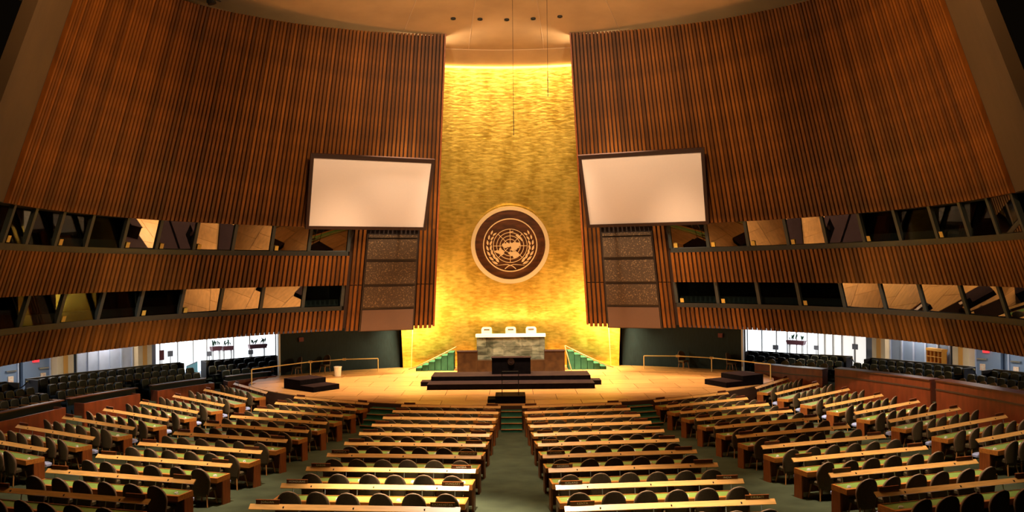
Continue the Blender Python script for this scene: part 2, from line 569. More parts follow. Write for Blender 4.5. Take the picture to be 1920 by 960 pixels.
SL_BALC = slat_mesh(Z_LT, Z_S2T)
SL_LOW = slat_mesh(Z_PB, Z_S3T)
SL_PIER_UP = slat_mesh(Z_LT + 0.02, Z_U)
SL_PIER_LO = slat_mesh(Z_PB - 0.05, Z_LT - 0.02)
for sd in (-1, 1):
    nm = SIDE[sd]
    mb = MB()
    arc_solid(mb, sd * 14.3, sd * 102.2, lambda th: [(coneR(Z_U), Z_U), (coneR(top_z(th)), top_z(th) - 0.05), (coneR(top_z(th)) + 0.25, top_z(th) - 0.05), (coneR(Z_U) + 0.25, Z_U)])
    w = mb.obj('wall_' + nm, 'slat_backing', kind='structure')
    put_slats(w, 14.4, 102.0, sd, zf=upper_slat)
    # thin edge board of the slatted wall beside the gold wall
    mb = MB()
    arc_solid(mb, sd * 13.95, sd * 14.28, lambda th: [(coneR(Z_U - 5.2) - 0.18, Z_U - 5.2), (coneR(top_z(th)) - 0.18, top_z(th)), (coneR(top_z(th)) + 0.3, top_z(th)), (coneR(Z_U - 5.2) + 0.3, Z_U - 5.2)])
    mb.obj('trim_' + nm, 'desk_panel_wood', kind='structure')
    # plain plaster beyond the slats
    mb = MB()
    arc_solid(mb, sd * 102.2, sd * 115.0, lambda th: [(coneR(Z_U) - 0.1, Z_U), (coneR(17.4) - 0.1, 17.4), (coneR(17.4) + 0.25, 17.4), (coneR(Z_U) + 0.25, Z_U)])
    mb.obj('wall_plaster_' + nm, 'plaster_side', kind='structure')
    # slatted pier that carries the woven panels
    mb = MB()
    arc_solid(mb, sd * 14.3, sd * 30.6, lambda th: [(coneR(Z_PB + 0.1), Z_PB + 0.1), (coneR(Z_U), Z_U), (coneR(Z_U) + 0.25, Z_U), (coneR(Z_PB + 0.1) + 0.25, Z_PB + 0.1)])
    w = mb.obj('wall_pier_' + nm, 'slat_backing', kind='structure')
    for a, b in ((14.4, 17.75), (27.75, 30.6)):
        put_slats(w, a, b, sd, SL_PIER_UP)
        put_slats(w, a, b, sd, SL_PIER_LO)
    # balcony fronts
    mb = MB()
    arc_solid(mb, sd * 30.6, sd * 112, lambda th: [(coneR(Z_LT + 0.1), Z_LT + 0.1), (coneR(Z_S2T), Z_S2T), (coneR(Z_S2T) + 0.2, Z_S2T), (coneR(Z_LT + 0.1) + 0.2, Z_LT + 0.1)])
    w = mb.obj('wall_balcony_' + nm, 'slat_backing', kind='structure')
    put_slats(w, 30.6, 111.5, sd, SL_BALC)
    mb = MB()
    arc_solid(mb, sd * 30.6, sd * 112, lambda th: [(coneR(Z_PB + 0.1), Z_PB + 0.1), (coneR(Z_S3T), Z_S3T), (coneR(Z_S3T) + 0.2, Z_S3T), (coneR(Z_PB + 0.1) + 0.2, Z_PB + 0.1)])
    w = mb.obj('wall_gallery_' + nm, 'slat_backing', kind='structure')
    put_slats(w, 30.6, 111.5, sd, SL_LOW)
    # soffits over booths and gallery
    mb = MB()
    arc_solid(mb, sd * 18.6, sd * 115, lambda th: [(coneR(Z_PB) + 0.05, Z_PB + 0.14), (coneR(Z_PB) + 0.05, Z_PB + 0.22), (27.6, 3.95), (27.6, 3.85)])
    mb.obj('ceiling_gallery_' + nm, 'soffit_dark', kind='structure')

# ---- interpreter booth windows in two bands
BANDS = [
    # side, z sill, z head, mullion angles, panes that stand upright (dark), tag panes
    (-1, Z_S2T + 0.22, Z_U, [30.9, 38.34, 45.42, 52.67, 60.0, 67.05, 73.54, 80.56, 86.73, 92.85, 98.07, 104.0, 110.0], {6, 7, 8, 9, 10, 11}, {1, 3, 4, 5, 7, 9}),
    (-1, Z_S3T + 0.22, Z_LT, [31.1, 38.18, 45.72, 53.14, 60.15, 67.57, 74.67, 81.91, 88.8, 95.7, 102.6, 109.0], {0, 4, 5, 6, 7, 8, 9, 10}, {3, 4, 6, 8}),
    (1, Z_S2T + 0.22, Z_U, [30.75, 37.85, 45.4, 52.92, 60.1, 67.2, 74.15, 81.33, 87.67, 93.9, 100.0, 106.0], {5, 6, 7, 8, 10}, {0, 1, 2, 3, 5, 7}),
    (1, Z_S3T + 0.22, Z_LT, [30.69, 38.18, 45.63, 52.93, 60.79, 67.99, 75.06, 82.67, 90.07, 97.0, 104.0], {0, 1, 2, 3}, {0, 1, 3}),
]
for bi, (sd, zs, zh, ml, upright, tags) in enumerate(BANDS):
    mb = MB()     # sill ledge, dark rail on top of the slats
    zt = zs - 0.22
    arc_solid(mb, sd * ml[0], sd * ml[-1], lambda th: [(coneR(zt) - 0.10, zt), (coneR(zs) - 0.06, zs), (coneR(zs) + 0.35, zs), (coneR(zt) + 0.35, zt)])
    w = mb.obj('window_%d' % (bi + 1), 'sill_dark', kind='structure')
    for th in ml:
        mb = MB()
        hw = R(0.28)
        s = []
        for z in (zs, zh):
            r = coneR(z)
            s.append([(-hw * r, r - 0.03, z), (hw * r, r - 0.03, z), (hw * r, r + 0.12, z), (-hw * r, r + 0.12, z)])
        mb.quadbox(*s)
        mb.obj('mullion', 'mullion_grey', w, loc=(0, YH, 0), rot=-R(sd * th))
    for pi, (a, b) in enumerate(zip(ml, ml[1:])):
        mb = MB()
        r0, r1 = coneR(zs) + 0.04, coneR(zh) + 0.04
        if pi in upright:
            r1 = r0
        q = []
        for th, r, z in ((a, r0, zs), (b, r0, zs), (b, r1, zh), (a, r1, zh)):
            q.append(Vector(pol(sd * th, r, z)))
        n = (q[1] - q[0]).cross(q[3] - q[0]).normalized() * 0.012
        mb.quadbox([q[0], q[1], q[1] + n, q[0] + n], [q[3], q[2], q[2] + n, q[3] + n])
        mb.obj('pane', 'booth_glass' if pi not in upright else 'tinted_glass', w)
        if pi in tags:
            mb = MB()
            r = coneR(zs + 0.1)
            mb.quadbox([(-0.09, r - 0.02, zs + 0.03), (0.09, r - 0.02, zs + 0.03), (0.09, r, zs + 0.03), (-0.09, r, zs + 0.03)],
                       [(-0.09, r - 0.09, zs + 0.24), (0.09, r - 0.09, zs + 0.24), (0.09, r - 0.07, zs + 0.24), (-0.09, r - 0.07, zs + 0.24)])
            mb.obj('number_tag', 'tag_yellow', w, loc=(0, YH, 0), rot=-R(sd * (b - 0.9 if sd < 0 else a + 1.0)))
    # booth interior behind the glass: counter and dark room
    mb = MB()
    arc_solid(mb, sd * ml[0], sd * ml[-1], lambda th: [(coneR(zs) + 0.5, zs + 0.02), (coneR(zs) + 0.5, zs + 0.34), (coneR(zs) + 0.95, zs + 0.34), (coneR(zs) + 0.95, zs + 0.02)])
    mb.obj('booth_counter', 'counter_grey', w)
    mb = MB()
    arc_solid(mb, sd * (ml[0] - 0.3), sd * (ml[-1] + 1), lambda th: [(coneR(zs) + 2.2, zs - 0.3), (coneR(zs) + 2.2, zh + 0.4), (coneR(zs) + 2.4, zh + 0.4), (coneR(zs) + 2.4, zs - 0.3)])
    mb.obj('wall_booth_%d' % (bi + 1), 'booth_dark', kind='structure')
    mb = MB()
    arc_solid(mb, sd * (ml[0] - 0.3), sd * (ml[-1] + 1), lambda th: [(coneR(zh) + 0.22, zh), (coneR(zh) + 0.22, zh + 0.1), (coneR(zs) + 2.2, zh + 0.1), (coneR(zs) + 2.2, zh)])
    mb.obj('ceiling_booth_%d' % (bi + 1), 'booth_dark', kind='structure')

# ---- gold wall
GB, GS = 20.7, 0.28
def goldR(z):
    return GB - GS * (z - STAGE_Z)
GTOP = 17.35
mb = MB()
NT, NZ = 24, 30
for k in range(NZ + 1):
    z = 0.6 + (GTOP - 0.6) * k / NZ
    for j in range(NT + 1):
        lim = 17.6 + 0.25 * min(2.5, max(0, z - STAGE_Z))
        mb.v.append(pol(-lim + 2 * lim * j / NT, goldR(z), z))
for k in range(NZ):
    for j in range(NT):
        n = k * (NT + 1) + j
        mb.face(n, n + 1, n + NT + 2, n + NT + 1)
gold = mb.obj('wall_gold', 'gold_leaf', smooth=True, kind='structure')
for sd in (-1, 1):      # narrow joint strip near each lower edge
    mb = MB()
    s = []
    for z in (STAGE_Z, 3.7):
        r = goldR(z)
        s.append([(-0.02, r - 0.03, z), (0.02, r - 0.03, z), (0.02, r, z), (-0.02, r, z)])
    mb.quadbox(*s)
    mb.obj('joint_strip', 'brass', gold, loc=(0, YH, 0), rot=-R(sd * 16.3))
# cove light along the top of the gold wall
mb = MB()
arc_solid(mb, -16, 16, lambda th: [(goldR(GTOP) - 0.32, GTOP - 0.02), (goldR(GTOP) - 0.32, GTOP + 0.06), (goldR(GTOP) - 0.12, GTOP + 0.06), (goldR(GTOP) - 0.12, GTOP - 0.02)])
mb.obj('cove_light', 'cove_glow', label='glowing light strip along the top edge of the gold wall', cat='cove light')

# ---- ceiling: shallow plaster dome with pale joints and five downlight cans
CEIL = [(0, 19.3), (4, 19.0), (8.3, 18.6), (12, 18.2), (14.3, 17.9), (16.0, 17.45), (19.5, 17.3)]
def ceil_z(r):
    for (a, za), (b, zb) in zip(CEIL, CEIL[1:]):
        if r <= b:
            return za + (zb - za) * (r - a) / (b - a)
    return CEIL[-1][1]
mb = MB()
NS = 72
for r, z in CEIL:
    for s in range(NS):
        t = 2 * math.pi * s / NS
        mb.v.append((r * math.sin(t), YH + r * math.cos(t), z))
for i in range(len(CEIL) - 1):
    for s in range(NS):
        u = (s + 1) % NS
        mb.face(i * NS + s, i * NS + u, (i + 1) * NS + u, (i + 1) * NS + s)
ceiling = mb.obj('ceiling', 'plaster', smooth=False, kind='structure')
def seam(p, q):
    mb = MB()
    mb.tube([p, q], 0.018, 4)
    mb.obj('joint', 'plaster_trim', ceiling)
for th in (-8.1, 7.4, -22.5, 24.0):
    mb = MB()
    mb.tube([pol(th * k, r, ceil_z(r) - 0.012) for r, k in ((14.3, 1.0), (12, 1.05), (8.3, 1.2))], 0.018, 4)
    mb.obj('joint', 'plaster_trim', ceiling)
mb = MB()
mb.tube([pol(th, 14.3, 17.888) for th in range(-40, 41, 4)], 0.02, 4)
mb.obj('joint', 'plaster_trim', ceiling)
for i, (x, y) in enumerate(((-2.53, 38.08), (-1.29, 38.23), (-0.04, 38.34), (1.2, 38.23), (2.43, 37.97))):
    z = ceil_z(math.hypot(x, y - YH))
    t = thing('ceiling_downlight', '%s recessed ceiling downlight from the left, above the gold wall' % ORD[i + 1], 'downlight', (x, y, z), group='recessed ceiling downlights')
    mb = MB()
    mb.ring([(0.12 * math.cos(a), 0.12 * math.sin(a)) for a in [k * math.pi / 8 for k in range(16)]],
            [(0.08 * math.cos(a), 0.08 * math.sin(a)) for a in [k * math.pi / 8 for k in range(16)]], -0.06, 0.05)
    mb.obj('trim_ring', 'dark_metal', t)
    mb = MB(); mb.lathe([(0.08, -0.03), (0.08, 0.04)], 12)
    mb.obj('lens', 'sill_dark', t)

# ---- stage: raised deck with plywood sheets
def stage_outline(n=90):
    pts = []
    for i in range(n):
        a = 2 * math.pi * i / n
        lo, hi = 0.0, 40.0
        for _ in range(30):
            m = (lo + hi) / 2
            x, y = m * math.cos(a), 42.5 + m * math.sin(a)
            ok = math.hypot(x, y - YO) < 16.35 and math.hypot(x, y - YH) < 21.1 and abs(x) < 13.35
            lo, hi = (m, hi) if ok else (lo, m)
        pts.append((lo * math.cos(a), 42.5 + lo * math.sin(a)))
    return pts
OUT = stage_outline()
mb = MB(); mb.prism(OUT, -0.05, STAGE_Z - 0.03)
stage = mb.obj('floor_stage', 'stage_side', kind='structure')
def clip(poly, clip_poly):
    out = poly
    n = len(clip_poly)
    for i in range(n):
        a, b = clip_poly[i], clip_poly[(i + 1) % n]
        inp, out = out, []
        if not inp:
            return []
        def side(p):
            return (b[0] - a[0]) * (p[1] - a[1]) - (b[1] - a[1]) * (p[0] - a[0])
        for j, p in enumerate(inp):
            q = inp[(j + 1) % len(inp)]
            sp, sq = side(p), side(q)
            if sp >= 0:
                out.append(p)
            if (sp >= 0) != (sq >= 0):
                t = sp / (sp - sq)
                out.append((p[0] + (q[0] - p[0]) * t, p[1] + (q[1] - p[1]) * t))
    return out
gap = 0.012
for i in range(-7, 7):
    for j in range(0, 10):
        x0 = i * 2.0 + (0.0 if j % 2 else 1.0)
        y0 = 33.9 + j * 1.55
        cell = [(x0 + gap, y0 + gap), (x0 + 2.0 - gap, y0 + gap), (x0 + 2.0 - gap, y0 + 1.55 - gap), (x0 + gap, y0 + 1.55 - gap)]
        c = clip(cell, OUT)
        if len(c) >= 3:
            ar = 0.5 * abs(sum(c[k][0] * c[(k + 1) % len(c)][1] - c[(k + 1) % len(c)][0] * c[k][1] for k in range(len(c))))
            if ar > 0.05:
                mb = MB(); mb.prism(c, STAGE_Z - 0.03, STAGE_Z)
                mb.obj('floor_panel', 'stage_wood', stage)

# ---- dark wings beside the gold wall, galleries and corridor shell
RP = [(30, 20.8), (34, 20.8), (44, 20.7), (48, 20.1), (60, 18.6), (63, 18.3), (75, 17.55), (79, 17.25), (93, 16.95), (99, 17.4), (105, 17.8), (120, 18.2)]
def rp(th):
    """radius of the gallery parapet at th degrees."""
    return sum(rp_knot(abs(th) + d) for d in (-6, -4, -2, 0, 2, 4, 6)) / 7
def rp_knot(t):
    if t < RP[0][0]:
        return RP[0][1]
    for (a, ra), (b, rb) in zip(RP, RP[1:]):
        if t <= b:
            return ra + (rb - ra) * (t - a) / (b - a)
    return RP[-1][1]
def gal(th, off, h):
    """point of the gallery: off metres behind the parapet line, h above the raked floor there."""
    x, y, _ = pol(th, rp(th) + off, 0)
    return (x, y, h + floor_z(x, y))
def gal_plate(name, th0, th1, o0, o1, h0, h1, m, parent=None, step=1.5, **kw):
    mb = MB()
    n = max(1, int(abs(th1 - th0) / step + 0.5))
    rings = []
    for i in range(n + 1):
        th = th0 + (th1 - th0) * i / n
        rings.append([gal(th, o0, h0), gal(th, o0, h1), gal(th, o1, h1), gal(th, o1, h0)])
    mb.shell(rings)
    return mb.obj(name, m, parent, **kw)
def gal_rot(th):
    """turn of a piece of furniture standing along the parapet line."""
    p, q = Vector(gal(th - 0.5, 1, 0)), Vector(gal(th + 0.5, 1, 0))
    return math.atan2(q.y - p.y, q.x - p.x)

def arc_plate(name, th0, th1, r0, r1, z0, z1, m, parent=None, step=2.0, **kw):
    mb = MB()
    arc_solid(mb, th0, th1, lambda th: [(r0, z0), (r0, z1), (r1, z1), (r1, z0)], step)
    return mb.obj(name, m, parent, **kw)

for sd in (-1, 1):
    nm = SIDE[sd]
    arc_plate('wall_wing_' + nm, sd * 17.9, sd * 36.6, 21.2, 21.5, 0.3, 4.1, 'wing_curtain', kind='structure')
    arc_plate('trim_wing_' + nm, sd * 36.6, sd * 36.85, 21.1, 21.3, 0.9, 4.0, 'frame_white', kind='structure', step=0.5)
    gal_plate('floor_corridor_' + nm, sd * 31, sd * 110, 3.1, 7.0, 0.7, 0.8, 'corridor_grey', kind='structure')
    gal_plate('wall_corridor_' + nm, sd * 48.5, sd * 110, 6.3, 6.6, 0.2, 4.0, 'corridor_grey', kind='structure')
    # tiers of the side gallery
    for a, b, h in ((0.12, 1.45, 0.50 if sd < 0 else 0.66), (1.45, 2.15, 0.70 if sd < 0 else 0.74), (2.15, 3.1, 0.87)):
        gal_plate('floor_tier_' + nm, sd * 33.5, sd * 110, a, b, -0.8, h, 'carpet', kind='structure')

# corridor windows (daylight), doors, pillars, signs
def corridor(sd):
    nm = SIDE[sd]
    if sd < 0:
        w = gal_plate('window_5', -32.3, -48.6, 6.16, 6.22, 0.8, 3.6, 'window_day', kind='structure')
        for t in (32.6, 36.0, 38.1, 41.6, 43.4, 45.5, 47.9):
            gal_plate('window_post', -t + 0.07, -t - 0.07, 6.05, 6.16, 0.8, 3.6, 'frame_white', w, step=0.2)
    else:
        w = gal_plate('window_6', 32.5, 42.2, 6.16, 6.22, 0.8, 3.6, 'window_day', kind='structure')
        for t in (32.8, 34.7, 36.6, 38.0, 39.2, 40.6, 42.0):
            gal_plate('window_post', t - 0.07, t + 0.07, 6.05, 6.16, 0.8, 3.6, 'frame_white', w, step=0.2)
        w = gal_plate('window_7', 42.2, 49.0, 6.16, 6.22, 0.8, 3.6, 'window_white', kind='structure')
        for t in (42.9, 44.0, 45.2, 46.9):
            gal_plate('window_post', t - 0.09, t + 0.09, 6.05, 6.16, 0.8, 3.6, 'frame_white', w, step=0.2)
    # cream pillars
    for k, (a, b) in enumerate(((61.0, 63.3), (49.7, 51.7)) if sd < 0 else ((50.0, 51.9), (61.6, 63.9))):
        p = gal_plate('pillar_%s_%d' % (nm, k + 1), sd * a, sd * b, 5.5, 6.1, 0.8, 3.7, 'cream_pillar', kind='structure', step=0.5)
        m = (a + b) / 2
        gal_plate('groove', sd * (m - 0.3), sd * (m + 0.3), 5.48, 5.52, 0.8, 3.7, 'shelf_orange', p, step=0.3)
    gal_plate('wall_niche_' + nm, sd * 48.6, sd * 49.7, 5.95, 6.2, 0.8, 3.7, 'sign_grey', kind='structure', step=0.5)
    # glazed screens
    lo, hi = (51.9, 59.7) if sd < 0 else (52.0, 60.4)
    w = gal_plate('window_8' if sd < 0 else 'window_9', sd * lo, sd * hi, 6.0, 6.06, 0.8, 3.7, 'corridor_pale' if sd < 0 else 'corridor_grey', kind='structure')
    for i in range(6):
        t = lo + (hi - lo) * i / 5
        gal_plate('window_post', sd * (t - 0.1), sd * (t + 0.1), 5.92, 6.0, 0.8, 3.7, 'corridor_pale', w, step=0.2)
    # doors with push bars
    for k, (a, b) in enumerate(((63.5, 67.0), (67.8, 71.5)) if sd < 0 else ((64.0, 67.2), (68.4, 72.0))):
        d = gal_plate('door_%d' % (k + (1 if sd < 0 else 3)), sd * a, sd * b, 6.0, 6.15, 0.8, 3.7, 'corridor_door', kind='structure', step=0.5)
        gal_plate('push_bar', sd * (a + 0.2), sd * (a + 1.5), 5.9, 5.99, 1.72, 1.78, 'steel', d, step=0.5)
        gal_plate('door_frame', sd * (a - 0.12), sd * a, 5.92, 6.0, 0.8, 3.7, 'corridor_pale', d, step=0.2)
        gal_plate('notice', sd * (a + 0.5), sd * (a + 1.2), 5.96, 5.99, 1.22, 1.52, 'paper_orange', d, step=0.2)
    # red exit sign over the door
    e = gal_plate('exit_sign', sd * 65.0, sd * 65.75, 5.9, 6.0, 2.05, 2.27, 'exit_red', step=0.5,
                  label='small glowing red exit sign over the grey doors on the %s' % nm, cat='exit sign')
    gal_plate('hanger', sd * 65.3, sd * 65.4, 5.93, 6.02, 2.27, 3.7, 'dark_metal', e, step=0.5)
corridor(-1)
corridor(1)

# small dim exit signs on the dark wings
for sd in (-1, 1):
    arc_plate('exit_sign', sd * 33.0, sd * 33.7, 21.12, 21.2, 2.72, 2.95, 'exit_dim', step=0.5,
              label='dim unlit red sign on the dark wall at the %s of the stage' % SIDE[sd], cat='exit sign')

# notice stands, planters, shelf in the corridors
def sign_stand(th, top, w, h, m, label):
    t = thing('sign_stand', label, 'sign stand', gal(th, 5.5, 0.8), gal_rot(th), 'sign stands in the bright corridors')
    top -= 0.8
    mb = MB(); mb.lathe([(0.16, 0), (0.16, 0.03), (0.03, 0.05), (0.02, top - h)], 10)
    mb.obj('pole', 'post_metal', t)
    mb = MB(); mb.box(-w / 2, w / 2, -0.02, 0.02, top - h, top)
    mb.obj('sign_board', m, t)
sign_stand(-48.3, 2.2, 0.30, 0.55, 'sign_red', 'red notice board on a stand before the white corridor windows')
sign_stand(-47.1, 2.14, 0.34, 0.32, 'sign_grey', 'grey notice stand just beside the red notice board')
sign_stand(-41.8, 2.0, 0.30, 0.28, 'sign_grey', 'grey notice stand between the planters at the left windows')
sign_stand(-36.3, 1.95, 0.30, 0.26, 'sign_grey', 'grey notice stand before the last planter near the left wing')
sign_stand(36.9, 1.95, 0.34, 0.28, 'sign_grey', 'grey notice stand by the brightest panes at the right')
sign_stand(42.3, 2.0, 0.30, 0.26, 'sign_grey', 'grey notice stand in the middle of the right corridor windows')
sign_stand(47.6, 2.15, 0.36, 0.30, 'sign_grey', 'grey notice stand beside the rope gap at the right')
def planter(th, w, label):
    t = thing('planter', label, 'planter', gal(th, 5.75, 0.8), gal_rot(th), 'planters before the corridor windows')
    mb = MB()
    mb.quadbox([(-w * .45, -.16, 1.2), (w * .45, -.16, 1.2), (w * .45, .16, 1.2), (-w * .45, .16, 1.2)],
               [(-w / 2, -.2, 1.45), (w / 2, -.2, 1.45), (w / 2, .2, 1.45), (-w / 2, .2, 1.45)])
    mb.obj('tub', 'planter_red', t)
    for sx in (-1, 1):
        mb = MB(); mb.box(sx * w * .35 - 0.03, sx * w * .35 + 0.03, -.1, .1, 0, 1.2)
        mb.obj('stand_leg', 'frame_white', t)
    rnd = random.Random(int(th * 10))
    for k in range(9):
        mb = MB()
        x = rnd.uniform(-w * .4, w * .4)
        tip = (x + rnd.uniform(-.25, .25), rnd.uniform(-.15, .15), 1.45 + rnd.uniform(.2, .45))
        mid = ((x + tip[0]) / 2 + .03, tip[1] / 2, (1.45 + tip[2]) / 2 + .08)
        mb.v += [(x, 0, 1.43), (mid[0] - .05, mid[1], mid[2]), (mid[0] + .05, mid[1], mid[2] - .03), tip]
        mb.face(0, 2, 3, 1)
        mb.obj('leaf', 'leaf_green', t)
planter(-40.7, 0.6, 'red planter with leafy plant, farther from the stage of two by the windows')
planter(-39.2, 0.65, 'red planter with leafy plant, second of the pair by the windows')
planter(-35.2, 1.1, 'long red planter with drooping plant nearest the dark left wing')
planter(39.4, 1.1, 'planter with spiky plant behind the right corridor panes')
t = thing('ramp_panel', 'teal sloping panel in the gap between the left gallery seats', 'panel', gal(-44.2, 5.4, 0.8), gal_rot(-44.2))
mb = MB(); mb.quadbox([(-.35, 0, 0), (.35, 0, 0), (.35, .06, 0), (-.35, .06, 0)], [(-.35, 0, .42), (.35, 0, .62), (.35, .06, .62), (-.35, .06, .42)])
mb.obj('panel_board', 'teal', t)
mb = MB(); mb.tube([(-.35, .03, .44), (.35, .03, .64)], .03, 6)
mb.obj('top_rail', 'sign_grey', t)
# orange pigeon-hole shelf
t = thing('pigeonhole_shelf', 'orange wooden pigeonhole shelf in the right corridor', 'shelf', gal(59.1, 5.6, 0.8), gal_rot(59.1))
mb = MB(); mb.box(-.5, .5, .16, .2, 0, 1.32)
mb.obj('back_panel', 'shelf_red', t)
mb = MB(); mb.box(-.53, .53, -.14, .2, 1.22, 1.34)
mb.obj('shelf_top', 'shelf_orange', t)
for z in (0.62, 0.92):
    mb = MB(); mb.box(-.5, .5, -.12, .16, z, z + .03)
    mb.obj('shelf_board', 'shelf_orange', t)
for x in (-.5, -.25, 0, .25, .5):
    mb = MB(); mb.box(x - .012, x + .012, -.12, .16, 0, 1.22)
    mb.obj('divider', 'shelf_orange', t)

# ================================================================== FURNITURE
# ---- delegates' desk
DL = 4.25
def build_desk():
    t = thing('delegates_desk', '', 'desk')
    h = DL / 2
    mb = MB()
    mb.ring([(-h, -.52), (h, -.52), (h, 0.0), (-h, 0.0)], [(-h + .05, -.42), (h - .05, -.42), (h - .05, -.03), (-h + .05, -.03)], 0.61, 0.735)
    mb.obj('tabletop', 'desk_wood', t)
    mb = MB(); mb.box(-h + .05, h - .05, -.42, -.03, 0.66, 0.722)
    mb.obj('green_inlay', 'green_leather', t)
    for s in (-1, 1):
        mb = MB(); mb.box(s * h - (.05 if s > 0 else 0), s * h + (0 if s > 0 else .05), -.30, -0.0, 0, .61)
        mb.obj('end_panel', 'desk_panel_wood', t)
    mb = MB(); mb.box(-h + .05, h - .05, -.06, -.03, .1, .61)
    mb.obj('modesty_panel', 'desk_panel_wood', t)
    mb = MB()
    mb.quadbox([(-h, .0, .88), (h, .0, .88), (h, .018, .862), (-h, .018, .862)],
               [(-h, .095, .962), (h, .095, .962), (h, .113, .944), (-h, .113, .944)])
    mb.obj('back_rail', 'rail_wood_lit', t)
    pm = MB(); pm.tube([(0, -.012, .735), (0, .012, .872)], .011, 6)
    pme = pm.mesh('rail_post', 'post_metal')
    for i in range(6):
        link('rail_post', pme, t, (-h + .3 + i * (DL - .6) / 5, 0, 0))
    cm = MB(); cm.box(-.012, .012, .02, .07, .88, .93)
    cme = cm.mesh('rail_clip', 'dark_metal')
    for x in (-1.42, 0.0, 1.42):
        link('rail_clip', cme, t, (x, 0, 0))
    return t

def fold_seat_mesh():
    mb = MB()
    n = 18
    prof = []
    for i in range(n):
        a = 2 * math.pi * i / n
        c, s = math.cos(a), math.sin(a)
        prof.append((0.205 * math.copysign(abs(c) ** 0.7, c), 0.20 + 0.205 * math.copysign(abs(s) ** 0.7, s)))
    mb.prism(prof, 0.40, 0.455, 1.0)
    mb.prism(prof, 0.455, 0.485, 0.8)
    return mb.mesh('fold_seat', 'blue_vinyl')
FOLD = fold_seat_mesh()

# ---- delegates' chair: tall rounded shell back on splayed wooden legs
def chair_back_mesh():
    mb = MB()
    NU, NV = 10, 10
    z0, z1 = 0.27, 0.965
    def half(v):
        base = 0.205 + 0.06 * min(1, v / 0.45)
        if v > 0.52:
            q = (v - 0.52) / 0.48
            return max(0.02, base * math.sqrt(max(0, 1 - q ** 2.3)))
        return base
    def pt(u, v, side):
        x = half(v) * u
        z = z0 + (z1 - z0) * v
        y = -0.07 * v + 0.08 * (x / 0.265) ** 2 + (0.0 if side == 0 else 0.045)
        return (x, y, z)
    idx = {}
    for s in (0, 1):
        for j in range(NV + 1):
            v = (j / NV)
            v = 1 - (1 - v) ** 1.35
            for i in range(NU + 1):
                idx[s, j, i] = len(mb.v)
                mb.v.append(pt(-1 + 2 * i / NU, v, s))
    for s in (0, 1):
        for j in range(NV):
            for i in range(NU):
                q = (idx[s, j, i], idx[s, j, i + 1], idx[s, j + 1, i + 1], idx[s, j + 1, i])
                mb.face(*(q if s == 0 else q[::-1]))
    mb.cur = 1
    for j in range(NV):
        mb.face(idx[0, j, 0], idx[0, j + 1, 0], idx[1, j + 1, 0], idx[1, j, 0])
        mb.face(idx[0, j, NU], idx[1, j, NU], idx[1, j + 1, NU], idx[0, j + 1, NU])
    for i in range(NU):
        mb.face(idx[0, NV, i], idx[0, NV, i + 1], idx[1, NV, i + 1], idx[1, NV, i])
        mb.face(idx[0, 0, i], idx[1, 0, i], idx[1, 0, i + 1], idx[0, 0, i + 1])
    return mb.mesh('backrest', ['chair_fabric', 'chair_piping'], True)
CH_BACK = chair_back_mesh()
mb = MB()
mb.prism([(-.20, .03), (.20, .03), (.235, .12), (.235, .36), (.19, .43), (-.19, .43), (-.235, .36), (-.235, .12)], .36, .43)
mb.prism([(-.20, .03), (.20, .03), (.235, .12), (.235, .36), (.19, .43), (-.19, .43), (-.235, .36), (-.235, .12)], .43, .46, .88)
CH_SEAT = mb.mesh('seat', 'chair_fabric')
def leg_mesh(sx, y):
    mb = MB()
    mb.tube([(sx * .22, y + (.06 if y > .2 else -.05), 0), (sx * .17, y, .37)], .014, 6, .022)
    return mb
LEGS = [leg_mesh(sx, y).mesh('leg', 'leg_wood') for sx, y in ((-1, .06), (1, .06), (-1, .36), (1, .36))]
def build_chair(label, loc, rz, group):
    t = thing('delegates_chair', label, 'chair', loc, rz, group)
    link('backrest', CH_BACK, t)
    link('seat', CH_SEAT, t)
    for l in LEGS:
        link('leg', l, t)
    return t

# ---- nameplates and earpieces
pm = MB(); pm.box(-.24, .24, -.012, .012, 0, .075)
PLATE = pm.mesh('nameplate', 'plate_brown')
tm = MB(); tm.box(-.245, .245, -.018, .016, .075, .084)
PLATE_CAP = tm.mesh('plate_cap', 'desk_panel_wood')
em = MB(); em.prism([(-.05, -.03), (.04, -.035), (.055, .02), (.0, .04), (-.05, .02)], 0, .03, .8)
EAR = em.mesh('earpiece', 'white_plastic')
em2 = MB(); em2.tube([(-.04, 0, .028), (.0, .012, .04), (.045, 0, .03)], .012, 6)
EAR_HOOK = em2.mesh('ear_hook', 'white_plastic')

def text_child(s, parent, width, height, y, z):
    c = bpy.data.curves.new('lettering', 'FONT')
    c.body = s
    c.align_x = 'CENTER'
    c.align_y = 'CENTER'
    c.size = height / 0.72
    c.extrude = 0.0015
    c.space_character = 1.15
    tmp = bpy.data.objects.new('lettering', c)
    COL.objects.link(tmp)
    dg = bpy.context.evaluated_depsgraph_get()
    me = bpy.data.meshes.new_from_object(tmp.evaluated_get(dg))
    bpy.data.objects.remove(tmp)
    me.materials.clear()
    me.materials.append(MATS['letter_white'])
    o = link('lettering', me, parent, (0, y, z), (R(90), 0, 0))
    w = max(v.co.x for v in me.vertices) - min(v.co.x for v in me.vertices)
    if w > width:
        o.scale = (width / w, 1, 1)
    return o

